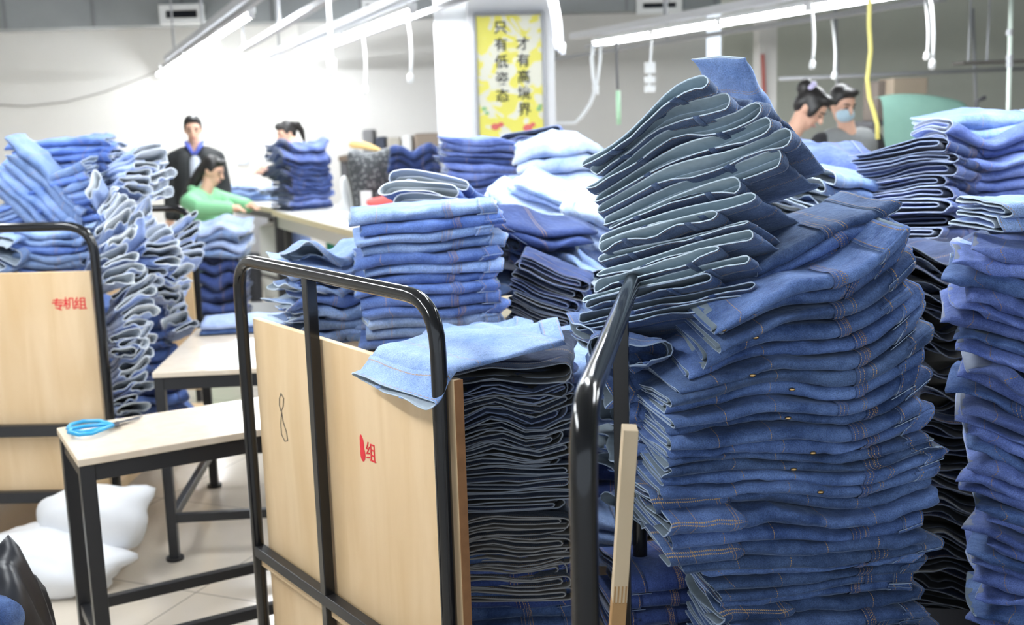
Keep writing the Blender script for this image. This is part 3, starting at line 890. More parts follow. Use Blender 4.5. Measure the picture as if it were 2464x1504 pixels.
def person(label, base, yaw, J, hairs, clothes, head_c, head_yaw, head_pitch=0, mask=None, hs=1.0, hands=(), extra=None, head_roll=0):
    """J: joint positions in local metres; clothes: list of (name, material, [(points, radii)])"""
    e = empty('person', base, label, 'person', None)
    Rz = Matrix.Rotation(yaw, 3, 'Z'); B = Vector(base)

    def W(p): return B + Rz @ Vector(p)
    mb = MB()
    T, R = head(mb, None, W(head_c), head_yaw, head_pitch, s=hs, roll=head_roll)
    nk = Vector(J['neck'])
    mb.limb([W(nk), W((nk + Vector(head_c)) / 2), T(0, .02, -.03)], (.062, .054, .052), 14)
    for pts, rad in J['body']: mb.limb([W(p) for p in pts], rad, 12)
    for wri, dv, pn, cu, ts in hands: hand(mb, W(wri), Rz @ Vector(dv), Rz @ Vector(pn), 1.0, cu, ts)
    mb.build('body', M_skin, e, remesh=0.0085)
    face(e, T, R, hs, mask)
    hb = MB(); hairs(hb, T, R, hs); hb.build('hair', M_hair, e, remesh=0.009, smoothmod=3)
    for nm, mt, parts in clothes:
        cb = MB()
        for pts, rad in parts: cb.limb([W(p) for p in pts], rad, 14)
        cb.build(nm, mt, e, remesh=0.013, smoothmod=5)
    if extra: extra(e, W, T, R)
    return e


def hair_short(hb, T, R, s):
    hb.ball(T(0, .022, .055), (.084 * s, .094 * s, .082 * s), 18, 12, R)
    hb.ball(T(0, .055, .01), (.078 * s, .062 * s, .085 * s), 16, 10, R)
    hb.ball(T(.0, -.05, .105), (.066 * s, .04 * s, .030 * s), 14, 8, R)
    for sx in (-1, 1): hb.ball(T(.068 * sx, .0, .03), (.018 * s, .035 * s, .04 * s), 10, 8, R)


def hair_pony(hb, T, R, s):
    hair_short(hb, T, R, s)
    hb.ball(T(.0, -.062, .085), (.07 * s, .034 * s, .03 * s), 14, 8, R)
    hb.limb([T(0, .10, .075), T(0, .15, .06), T(0, .175, -.02), T(0, .17, -.13)], (.035 * s, .042 * s, .036 * s, .015 * s), 12)


def hair_bun(hb, T, R, s):
    hair_short(hb, T, R, s)
    hb.ball(T(0, .115, .075), (.052 * s, .048 * s, .055 * s), 12, 8, R)
    for sx in (-1, 1): hb.ball(T(.07 * sx, -.03, .02), (.02 * s, .03 * s, .06 * s), 10, 8, R)


def hair_long(hb, T, R, s):
    hair_short(hb, T, R, s)
    hb.limb([T(0, .07, .03), T(-.01, .10, -.06), T(-.03, .13, -.2), T(-.04, .16, -.34), T(-.03, .17, -.46)], (.06 * s, .055 * s, .045, .032, .014), 12)


LEGS = [([(-.09, 0, .92), (-.10, -.02, .50), (-.10, 0, .09)], (.085, .06, .042)), ([(.09, 0, .92), (.10, -.02, .50), (.10, 0, .09)], (.085, .06, .042)),
        ([(-.10, .02, .05), (-.11, -.15, .03)], (.04, .03)), ([(.10, .02, .05), (.11, -.15, .03)], (.04, .03))]
TORSO = [([(-.07, 0, .95), (-.08, 0, 1.15), (-.10, 0, 1.36)], (.11, .105, .10)), ([(.07, 0, .95), (.08, 0, 1.15), (.10, 0, 1.36)], (.11, .105, .10))]


def cl(parts, g): return [(p, tuple(r + g for r in rad)) for p, rad in parts]


def shoes(e, W, T, R):
    for sx in (-1, 1):
        MB().limb([W((.10 * sx, .03, .045)), W((.11 * sx, -.16, .038))], (.046, .038), 12).build('shoe', M_dgrey, e, smooth=True)


# standing man with the open dark jacket
Ym = 10.3
hm = ay(465, 312, Ym)
armL = [([(-.19, 0, 1.37), (-.235, .01, 1.12), (-.26, -.05, .86)], (.062, .05, .036))]
armR = [([(.19, 0, 1.37), (.235, .01, 1.12), (.25, -.06, .86)], (.062, .05, .036))]
kz = (hm[2] + .02) / 1.66
M_jack = plain('jacket_charcoal', (0.016, 0.018, 0.020), 0.7); M_shirt = plain('grey_vest', (0.38, 0.41, 0.47), 0.8); M_collar = plain('blue_collar', (0.10, 0.14, 0.55), 0.7); M_trs = plain('dark_trousers', (0.04, 0.042, 0.05), 0.8)


def man_extra(e, W, T, R):
    shoes(e, W, T, R)
    for sx in (-1, 1):
        MB().limb([W((.015 * sx, -.10, 1.43)), W((.06 * sx, -.055, 1.505)), W((.075 * sx, .02, 1.53))], (.014, .022, .018), 8).build('collar', M_collar, e, smooth=True)
    MB().limb([W((0.0, -.112, 1.36)), W((0, -.122, 1.20)), W((0, -.122, 1.0))], (.048, .058, .055), 12).build('grey_vest', M_shirt, e, smooth=True)


zoff = hm[2] - 1.64
man = person('man standing by the white wall in an open dark jacket, looking down', (hm[0] + .0, Ym, zoff * 0 + 0.0), math.radians(12), dict(neck=(0, .0, 1.47), body=LEGS + TORSO + armL + armR), hair_short,
             [('jacket', M_jack, cl(TORSO, .028) + cl(armL, .02) + cl(armR, .02) + [([(-.10, 0, 1.42), (-.19, 0, 1.385)], (.075, .07)), ([(.10, 0, 1.42), (.19, 0, 1.385)], (.075, .07)), ([(0, .03, 1.50), (0, .03, 1.42)], (.07, .09)), ([(-.1, .01, .84), (.1, .01, .84)], (.125, .125))]),
              ('trousers', M_trs, cl(LEGS[:2], .016))],
             (0, -.03, hm[2]), math.radians(14), math.radians(12), hands=(((-.26, -.05, .86), (0, -.1, -1), (.5, -.5, 0), .5, 1), ((.25, -.06, .86), (0, -.1, -1), (-.5, -.5, 0), .5, -1)), extra=man_extra)

# seated person in the green jacket
Yg = 9.75
hg = ay(512, 412, Yg)
gx = ay(482, 450, Yg)[0]
bx = hg[0] - gx
M_green = plain('green_jacket', (0.20, 0.50, 0.26), 0.55, noise=0.08, nscale=10)
zg = hg[2]
TG = [([(-.10, .0, .52), (-.09, -.0, .75), (-.10, -.03, zg - .27)], (.13, .125, .10)), ([(.10, .0, .52), (.09, -.0, .75), (.10, -.03, zg - .27)], (.13, .125, .10)), ([(0, 0, .52), (0, 0, .8)], (.14, .14))]
sh = zg - .26
AG = [([(-.19, -.03, sh), (-.24, -.16, .98), (-.14, -.38, .97)], (.066, .056, .04)), ([(.19, -.03, sh), (.25, -.16, .98), (.14, -.38, .97)], (.066, .056, .04))]
LG = [([(-.10, 0, .50), (-.12, -.42, .50), (-.12, -.42, .09)], (.085, .065, .042)), ([(.10, 0, .50), (.12, -.42, .50), (.12, -.42, .09)], (.085, .065, .042)),
      ([(-.12, -.40, .05), (-.12, -.54, .03)], (.04, .03)), ([(.12, -.40, .05), (.12, -.54, .03)], (.04, .03))]
gy = math.radians(68)                       # faces right
gb = (gx, Yg, 0)


def loc_of(p, base, yaw):
    v = Matrix.Rotation(-yaw, 3, 'Z') @ (Vector(p) - Vector(base)); return tuple(v)


def green_extra(e, W, T, R):
    MB().limb([W((-.07, -.06, zg - .18)), W((-.05, .06, zg - .15)), W((.05, .06, zg - .15)), W((.07, -.06, zg - .18))], (.032, .036, .036, .032), 10).build('collar', M_green, e, smooth=True)
    shoes_m = MB()
    for sx in (-1, 1):
        MB().limb([W((.12 * sx, -.38, .045)), W((.12 * sx, -.56, .038))], (.046, .038), 12).build('shoe', M_dgrey, e, smooth=True)


person('person in a mint green jacket sitting bent over the cutting table', gb, gy, dict(neck=(0, -.03, zg - .22), body=LG + TG + AG), hair_long,
       [('green_jacket', M_green, cl(TG, .03) + cl(AG, .024) + [([(-.17, -.03, sh + .01), (.17, -.03, sh + .01)], (.085, .085))]), ('trousers', M_trs, cl(LG[:2], .014))],
       loc_of(hg, gb, gy), gy + math.radians(10), math.radians(24), hands=(((-.14, -.38, .97), (.3, -1, 0), (0, 0, -1), .5, 1), ((.14, -.38, .97), (-.3, -1, 0), (0, 0, -1), .5, -1)), extra=green_extra)
st = empty('stool', (gx, Yg, 0), 'dark stool under the person in the mint green jacket', 'stool')
MB().box((gx, Yg, .345), (.34, .34, .04)).build('seat', M_dgrey, st, bevel=.01)
for sx in (-1, 1):
    for sy in (-1, 1): MB().bar((gx + .14 * sx, Yg + .14 * sy, 0), (gx + .14 * sx, Yg + .14 * sy, .33), .025, .025, up=(0, 1, 0)).build('leg', M_bsteel, st)

# woman with the ponytail behind the stack on the cutting table
Yw = 11.6
hw = ay(688, 322, Yw)
wb = (hw[0] + .10, Yw, 0); wy = math.radians(-58)
TW = [([(-.07, .06, .95), (-.08, .03, 1.15), (-.09, -.02, 1.38)], (.10, .09, .09)), ([(.07, .06, .95), (.08, .03, 1.15), (.09, -.02, 1.38)], (.10, .09, .09))]
AW = [([(-.19, -.02, 1.40), (-.23, -.10, 1.13), (-.12, -.32, 1.18)], (.055, .044, .032)), ([(.19, -.02, 1.40), (.22, -.12, 1.13), (.10, -.33, 1.22)], (.055, .044, .032))]
M_blk = plain('black_top', (0.02, 0.02, 0.024), 0.7); M_pink = plain('lilac_cuff', (0.72, 0.55, 0.80), 0.7); M_apron = plain('denim_apron', (0.22, 0.30, 0.55), 0.8, noise=.2, nscale=8)


def w_extra(e, W, T, R):
    MB().limb([W((.21, -.16, 1.145)), W((.14, -.27, 1.20))], (.056, .05), 12).build('sleeve_cuff', M_pink, e, smooth=True)
    shoes(e, W, T, R)


person('woman with a ponytail working behind the denim stack on the cutting table', wb, wy, dict(neck=(0, -.02, 1.46), body=LEGS + TW + AW), hair_pony,
       [('black_top', M_blk, cl(TW, .022) + cl(AW, .018) + [([(-.16, 0, 1.40), (.16, 0, 1.40)], (.08, .08))]), ('trousers', M_apron, cl(LEGS[:2], .016))],
       loc_of(hw, wb, wy), wy, math.radians(14), hands=(((-.12, -.32, 1.18), (.2, -1, .2), (0, 0, -1), .7, 1), ((.10, -.33, 1.22), (-.2, -1, .3), (0, 0, -1), .7, -1)), extra=w_extra)

# two women on the right
M_smock = plain('blue_smock', (0.26, 0.36, 0.72), 0.75, noise=.06, nscale=8); M_ggrey = plain('grey_knit', (0.25, 0.26, 0.26), 0.9, noise=.08, nscale=40); M_mask = plain('blue_mask', (0.50, 0.68, 0.78), 0.7)
M_clip = plain('lilac_clip', (0.62, 0.58, 0.85), 0.6)
Y1 = 6.9
h1 = ay(1950, 262, Y1); b1_ = (h1[0] - .16, Y1 + .02, 0); y1_ = math.radians(62)
zh = h1[2]
T1w = [([(-.08, .10, .95), (-.09, .06, 1.15), (-.10, .0, zh - .27)], (.12, .115, .095)), ([(.08, .10, .95), (.09, .06, 1.15), (.10, .0, zh - .27)], (.12, .115, .095))]
A1w = [([(-.19, -.0, zh - .25), (-.24, -.10, 1.10), (-.14, -.34, 1.05)], (.06, .05, .036)), ([(.19, -.0, zh - .25), (.24, -.10, 1.10), (.14, -.34, 1.05)], (.06, .05, .036))]


def bun_extra(e, W, T, R):
    MB().limb([T(-.04, .075, .10), T(0, .085, .115), T(.05, .07, .09)], (.02, .026, .02), 10).build('hair_clip', M_clip, e, smooth=True)
    shoes(e, W, T, R)


person('woman in a blue smock with a lilac hair clip, bending her head', b1_, y1_, dict(neck=(0, -.01, zh - .2), body=LEGS + T1w + A1w), hair_bun,
       [('blue_smock', M_smock, cl(T1w, .035) + cl(A1w, .028) + [([(-.17, .02, zh - .25), (.17, .02, zh - .25)], (.095, .095)), ([(0, .06, zh - .2), (0, .0, zh - .2)], (.08, .07))]), ('trousers', M_trs, cl(LEGS[:2], .016))],
       loc_of(h1, b1_, y1_), y1_, math.radians(42), hands=(((-.14, -.34, 1.05), (.2, -1, 0), (0, 0, -1), .5, 1), ((.14, -.34, 1.05), (-.2, -1, 0), (0, 0, -1), .5, -1)), extra=bun_extra)
Y2 = 7.6
h2 = ay(2026, 252, Y2); b2_ = (h2[0] + .04, Y2, 0); y2_ = math.radians(12); zh2 = h2[2]
T2w = [([(-.08, .06, .95), (-.09, .04, 1.15), (-.10, .0, zh2 - .27)], (.11, .105, .09)), ([(.08, .06, .95), (.09, .04, 1.15), (.10, .0, zh2 - .27)], (.11, .105, .09))]
A2w = [([(-.19, -.0, zh2 - .25), (-.22, -.10, 1.10), (-.14, -.34, 1.05)], (.055, .046, .034)), ([(.19, -.0, zh2 - .25), (.25, -.05, 1.14), (.16, -.30, 1.05)], (.055, .046, .034))]
person('person in grey with a pale blue face mask behind the blue smock', b2_, y2_, dict(neck=(0, -.01, zh2 - .2), body=LEGS + T2w + A2w), hair_short,
       [('grey_vest', M_ggrey, cl(T2w, .03) + [([(-.13, 0, zh2 - .25), (.13, 0, zh2 - .25)], (.085, .085))]), ('black_sleeves', M_blk, cl(A2w, .022)), ('trousers', M_trs, cl(LEGS[:2], .016))],
       loc_of(h2, b2_, y2_), y2_ + math.radians(14), math.radians(22), mask=M_mask, hands=(((-.14, -.34, 1.05), (.2, -1, 0), (0, 0, -1), .5, 1), ((.16, -.30, 1.05), (-.2, -1, 0), (0, 0, -1), .5, -1)), extra=shoes)


# ------------------------------------------------------------------ background goods
def slab(px0, py0, px1, py1, Y, depth, name, mat, label, cat, bevel=0.01, kind=None, rough=0.0):
    a = ay(px0, py0, Y); b = ay(px1, py1, Y)
    o = MB().box(((a[0] + b[0]) / 2, Y + depth / 2, (a[2] + b[2]) / 2), (abs(b[0] - a[0]), depth, abs(a[2] - b[2]))).build(name, mat, bevel=bevel)
    return tag(o, label, cat, kind=kind)


# green cloth covered machine, cartons behind it
M_gcloth = plain('sage_cloth', (0.22, 0.40, 0.33), 0.85, noise=.1, nscale=10); M_carton = plain('carton', (0.30, 0.24, 0.18), 0.8, noise=.1, nscale=8); M_carton2 = plain('dark_carton', (0.17, 0.14, 0.12), 0.8, noise=.1, nscale=8)
Yx = 9.0
tbl = ay(2130, 290, Yx); tbr = ay(2360, 290, Yx)
e = empty('covered_machine', ((tbl[0] + tbr[0]) / 2, Yx + .3, 0), 'machine under a pale green cloth at the back right', 'machine')
q = [(2128, 240), (2160, 230), (2240, 230), (2290, 240), (2345, 248), (2350, 300)]
top = [ay(x, y, Yx) for x, y in q]
vs = []; fs = []
for dyy in (0.0, 0.12, 0.5):
    for p in top: vs.append((p[0], Yx + dyy, p[2] + (.03 if 0 < dyy < .4 else 0)))
for p in top: vs.append((p[0] + .02, Yx - .03, 0.62))
n = len(top)
for r_ in range(2):
    for k in range(n - 1): fs.append((r_ * n + k, r_ * n + k + 1, (r_ + 1) * n + k + 1, (r_ + 1) * n + k))
for k in range(n - 1): fs.append((3 * n + k, 3 * n + k + 1, k + 1, k))
o = MB().add(vs, fs).build('cover_cloth', M_gcloth, e, smooth=True, sub=2)
MB().box(((tbl[0] + tbr[0]) / 2, Yx + .28, .62), (tbr[0] - tbl[0] - .1, .4, 1.2)).build('cabinet', plain('cabinet_sage', (.30, .42, .36), .6), e, bevel=.02)
hk = ay(2350, 245, Yx + .1)
MB().limb([(hk[0], Yx + .1, hk[2] - .25), hk, (hk[0] + .06, Yx + .1, hk[2] + .03)], (.012, .014, .02), 8).build('lever', M_dgrey, e, smooth=True)
slab(2112, 195, 2162, 290, 10.0, .4, 'carton', M_carton2, 'dark brown carton left of the reddish carton at the back right', 'carton')
slab(2150, 188, 2232, 232, 9.8, .4, 'carton', M_carton, 'reddish brown carton resting behind the green cloth', 'carton')
for nm, Yq_, x0, x1, yt in (('storage_rack', 10.2, 2112, 2235, 240),):
    a = ay(x0, yt, Yq_); b = ay(x1, yt, Yq_)
    e = empty('storage_rack', ((a[0] + b[0]) / 2, Yq_, 0), 'low rack under the brown cartons behind the green cloth', 'rack')
    zt_ = ay(2180, 290, 10.0)[2]
    MB().box(((a[0] + b[0]) / 2, Yq_, zt_ - .02), (b[0] - a[0] + .3, .7, .04)).build('shelf', M_dgrey, e)
    zt2_ = ay(2190, 232, 9.8)[2]
    for sx in (0, 1): MB().box((a[0] - .1 if sx == 0 else b[0] + .1, Yq_, zt_ / 2 - .02), (.05, .6, zt_ - .04)).build('leg', M_dgrey, e)
    MB().box(((ay(2150, 232, 9.8)[0] + ay(2232, 232, 9.8)[0]) / 2, 10.02, (zt_ + zt2_) / 2), (.28, .36, zt2_ - zt_ - .004)).build('riser', M_dgrey, e)
e = empty('wall_pillar', (ay(1835, 200, 12.6)[0], 12.6, 0), 'pale upright pillar with a red strip right of the tall stack', 'pillar')
a = ay(1820, 100, 12.6); b = ay(1862, 100, 12.6)
MB().box(((a[0] + b[0]) / 2, 12.6, 1.7), (b[0] - a[0], .3, 3.4)).build('post', M_wall2, e)
a = ay(1836, 130, 12.4); b = ay(1840, 240, 12.4)
MB().bar((a[0], 12.42, a[2]), (b[0], 12.42, b[2]), .035, .02, up=(0, 1, 0)).build('red_strip', plain('red_strip', (.45, .12, .10), .6), e)

# goods on the long cutting table: patterned grey bag, red bag, yellow roll, white bag and clutter behind
M_bag = None


def bag_mat():
    mt, nt, b = mat_base('patterned_bag'); L = nt.links.new
    tc = nd(nt, 'ShaderNodeTexCoord'); vo = nd(nt, 'ShaderNodeTexVoronoi', Scale=34.0)
    L(tc.outputs['Object'], vo.inputs['Vector'])
    lt = nd(nt, 'ShaderNodeMath', operation='LESS_THAN'); lt.inputs[1].default_value = 0.36; L(vo.outputs['Distance'], lt.inputs[0])
    mx = nd(nt, 'ShaderNodeMix', data_type='RGBA'); mx.inputs[6].default_value = (.045, .05, .055, 1); mx.inputs[7].default_value = (.20, .21, .22, 1)
    L(lt.outputs[0], mx.inputs[0]); L(mx.outputs[2], b.inputs['Base Color']); b.inputs['Roughness'].default_value = .6
    return mt


Yb_ = 8.5
prof = [(826, 362), (845, 356), (870, 372), (900, 366), (935, 350), (946, 366), (950, 420), (947, 470), (900, 505), (868, 527), (850, 520), (846, 480), (838, 430)]
def extr(name, prof, Y, depth, mat, label=None, cat=None, parent=None, bulge=.15, smooth=True):
    P = [ay(x, y, Y) for x, y in prof]; c = sum(P) / len(P); n = len(P); vs = []; fs = []
    rows_ = [(-.5, .86), (-.38, .97), (0, 1.0), (.38, .97), (.5, .86)]
    for t, s_ in rows_:
        for p in P:
            q = c + (p - c) * s_; vs.append((q[0], Y + depth * (t + .5), q[2]))
    for r_ in range(len(rows_) - 1):
        for k in range(n):
            k2 = (k + 1) % n; fs.append((r_ * n + k, r_ * n + k2, (r_ + 1) * n + k2, (r_ + 1) * n + k))
    for r_, base_ in ((0, 0), (1, (len(rows_) - 1) * n)):
        vs.append((c[0], Y + (-bulge * depth if r_ == 0 else depth * (1 + bulge)), c[2])); ci = len(vs) - 1
        for k in range(n):
            k2 = (k + 1) % n; fs.append((base_ + k2, base_ + k, ci) if r_ == 0 else (base_ + k, base_ + k2, ci))
    o = MB().add(vs, fs).build(name, mat, parent, smooth=smooth, sub=2)
    if label: tag(o, label, cat)
    return o


gb_ = extr('patterned_bag', prof, Yb_, .32, bag_mat(), 'dark grey bag with a pale dotted pattern on the cutting table', 'bag')
a = ay(872, 490, Yb_ - .06); 
MB().box((a[0] + .03, Yb_ - .045, a[2] + .02), (.085, .02, .15)).build('white_label', M_white, gb_)
extr('plastic_bag', [(876, 480), (905, 478), (940, 466), (962, 460), (975, 470), (965, 490), (930, 505), (900, 535), (884, 540), (880, 520), (890, 500), (877, 492)], 8.1, .2, plain('red_plastic', (.80, .13, .12), .4), 'bright red plastic bag lying in front of the patterned grey bag', 'bag')
extr('plastic_bag', [(818, 425), (828, 420), (836, 450), (843, 490), (848, 520), (830, 508), (800, 512), (798, 506), (818, 498), (824, 470), (817, 445)], 8.75, .16, M_white, 'white plastic bag squeezed between dark denim stack and patterned bag', 'bag')
extr('paper_tube', [(836, 352), (838, 340), (850, 336), (880, 342), (915, 358), (918, 364), (905, 366), (870, 358), (845, 358)], 8.9, .12, plain('kraft_roll', (.62, .42, .16), .6), 'yellow brown cloth roll lying on top of the patterned bag', 'roll')
# clutter on a shelf along the pier wall
zsh = ay(950, 372, 13.6)[2]
a = ay(815, 372, 13.6); b = ay(1062, 372, 13.6)
e = empty('wall_rack', ((a[0] + b[0]) / 2, 13.9, 0), 'brown rack along the grey wall behind the cutting table', 'rack')
MB().box(((a[0] + b[0]) / 2, 13.9, zsh - .03), (b[0] - a[0], .7, .06)).build('shelf', plain('rack_brown', (.16, .12, .09), .7), e)
for t in (0.04, .5, .96): MB().box((a[0] + (b[0] - a[0]) * t, 13.9, (zsh - .06) / 2), (.08, .6, zsh - .06)).build('leg', M_dgrey, e)
for k, (x0, y0, x1, c_, lb) in enumerate(((870, 312, 900, (.22, .22, .23), 'grey box with a dark side on the brown rack'), (902, 330, 928, (.05, .06, .09), 'black box second on the brown rack'), (930, 332, 965, (.45, .42, .36), 'beige bundle in the middle of the brown rack'),
                                     (966, 326, 992, (.75, .75, .75), 'white round bundle on the brown rack'), (995, 322, 1060, (.25, .20, .16), 'long brown carton at the column end of the brown rack'))):
    a = ay(x0, y0, 13.6); b = ay(x1, 372, 13.6)
    o = MB().box(((a[0] + b[0]) / 2, 13.8, (a[2] + zsh) / 2), (b[0] - a[0], .4, a[2] - zsh)).build('storage_box', plain('goods_%d' % k, c_, .7, noise=.1), bevel=.03)
    tag(o, lb, 'box')
# white cabinets and sewing heads under the cutting tables
slab(622, 545, 672, 722, 10.6, .5, 'cabinet', plain('cabinet_white', (.72, .72, .68), .5), 'pale cabinet standing under the cutting tables', 'cabinet')
slab(565, 505, 650, 697, 11.9, .5, 'machine_box', plain('machine_box', (.66, .66, .68), .5), 'pale grey machine housing under the far cutting table', 'machine')
o = slab(782, 548, 815, 728, 10.6, .3, 'crate', plain('green_crate', (.02, .22, .12), .6), 'dark green crate under the long cutting table', 'crate')

# ------------------------------------------------------------------ folded jeans
def pal(name, dark, light, inside, rim, **kw):
    return (denim('denim_' + name, dark, light, **kw), plain('inside_' + name, inside, .95, spec=.15, noise=.18, nscale=70), plain('rim_' + name, rim, .95, spec=.15))


P_MID = [pal('mid_%d' % k, (.032 * f, .062 * f, .165 * f * g), (.135 * f, .215 * f, .440 * f * g), (.16, .20, .24), (.34, .42, .55)) for k, (f, g) in enumerate(((1, 1), (.8, .98), (1.18, 1.0), (.68, .95), (1.05, 1.04)))]
P_UP = [pal('upper_%d' % k, (.048 * f, .074 * f, .145 * f), (.120 * f, .172 * f, .290 * f), (.44, .54, .60), (.62, .72, .82)) for k, f in enumerate((1, .85, 1.12))]
P_LIGHT = [pal('light_%d' % k, (.16 * f, .26 * f, .50 * f), (.34 * f, .46 * f, .73 * f), (.34, .40, .46), (.55, .64, .76)) for k, f in enumerate((1, .85, 1.12, .75))]
P_PALE = [pal('pale_%d' % k, (.30 * f, .42 * f, .68 * f), (.58 * f, .68 * f, .86 * f), (.52, .58, .64), (.70, .77, .85), stitch=(.5, .45, .4)) for k, f in enumerate((1, .88, 1.08))]
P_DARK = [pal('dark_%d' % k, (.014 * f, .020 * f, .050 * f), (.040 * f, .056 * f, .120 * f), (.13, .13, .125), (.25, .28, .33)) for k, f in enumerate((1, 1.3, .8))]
P_GREY = [pal('grey_%d' % k, (.035 * f, .038 * f, .045 * f), (.085 * f, .09 * f, .10 * f), (.20, .185, .165), (.28, .28, .28), contrast=.9) for k, f in enumerate((1, 1.25))]
P_VIO = [pal('violet_%d' % k, (.075 * f, .115 * f, .33 * f), (.21 * f, .285 * f, .62 * f), (.25, .28, .35), (.40, .47, .66)) for k, f in enumerate((1, .8, 1.2))]
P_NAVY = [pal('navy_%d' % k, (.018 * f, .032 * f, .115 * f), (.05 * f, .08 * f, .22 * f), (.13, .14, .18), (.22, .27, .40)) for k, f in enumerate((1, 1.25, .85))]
M_rivet = plain('brass_rivet', (.62, .40, .18), .3, metal=1.0)


def prof_tube(W, e):
    nb, nt_ = 11, 7
    w = []; q = []
    for t in np.linspace(0, 1, nb): w.append(e + (W - 2 * e) * t); q.append(0.0)
    for a in np.linspace(-90, 90, nt_)[1:-1]: w.append(W - e + e * math.cos(math.radians(a))); q.append(.5 + .5 * math.sin(math.radians(a)))
    for t in np.linspace(1, 0, nb): w.append(e + (W - 2 * e) * t); q.append(1.0)
    for a in np.linspace(90, 270, nt_)[1:-1]: w.append(e + e * math.cos(math.radians(a))); q.append(.5 + .5 * math.sin(math.radians(a)))
    return np.array(w), np.array(q)


def prof_fold(W, e):
    w = []; q = []
    def line(w0, w1, qq, n):
        for t in np.linspace(0, 1, n): w.append(w0 + (w1 - w0) * t); q.append(qq)
    line(W, e, 0.0, 8)
    for a in np.linspace(-90, -270, 11)[1:-1]: w.append(e + e * math.cos(math.radians(a))); q.append(.5 + .5 * math.sin(math.radians(a)))
    line(e, W, 1.0, 8)
    w.append(W + e * .4); q.append(.82)
    line(W, e * 1.9, .64, 6)
    for a in (-225, -180, -135): w.append(e * 1.9 + e * .5 * math.cos(math.radians(a))); q.append(.5 + .14 * math.sin(math.radians(-a)) * (1 if a == -225 else 1) * (-1 if a == -135 else 1) * (1 if a != -180 else 0) if False else (.60 if a == -225 else .5 if a == -180 else .40))
    line(e * 1.9, W, .36, 6)
    w.append(W + e * .4); q.append(.18)
    return np.array(w), np.array(q)


class Noise:
    def __init__(s, rs, n=6):
        s.k = rs.randn(n, 3); s.p = rs.rand(n) * 6.28

    def __call__(s, x, y, z, f):
        r = 0
        for k, p in zip(s.k, s.p): r = r + np.sin((x * k[0] + y * k[1] + z * k[2]) * f + p)
        return r / len(s.p) ** .5 / 1.2


GCOUNT = [0]


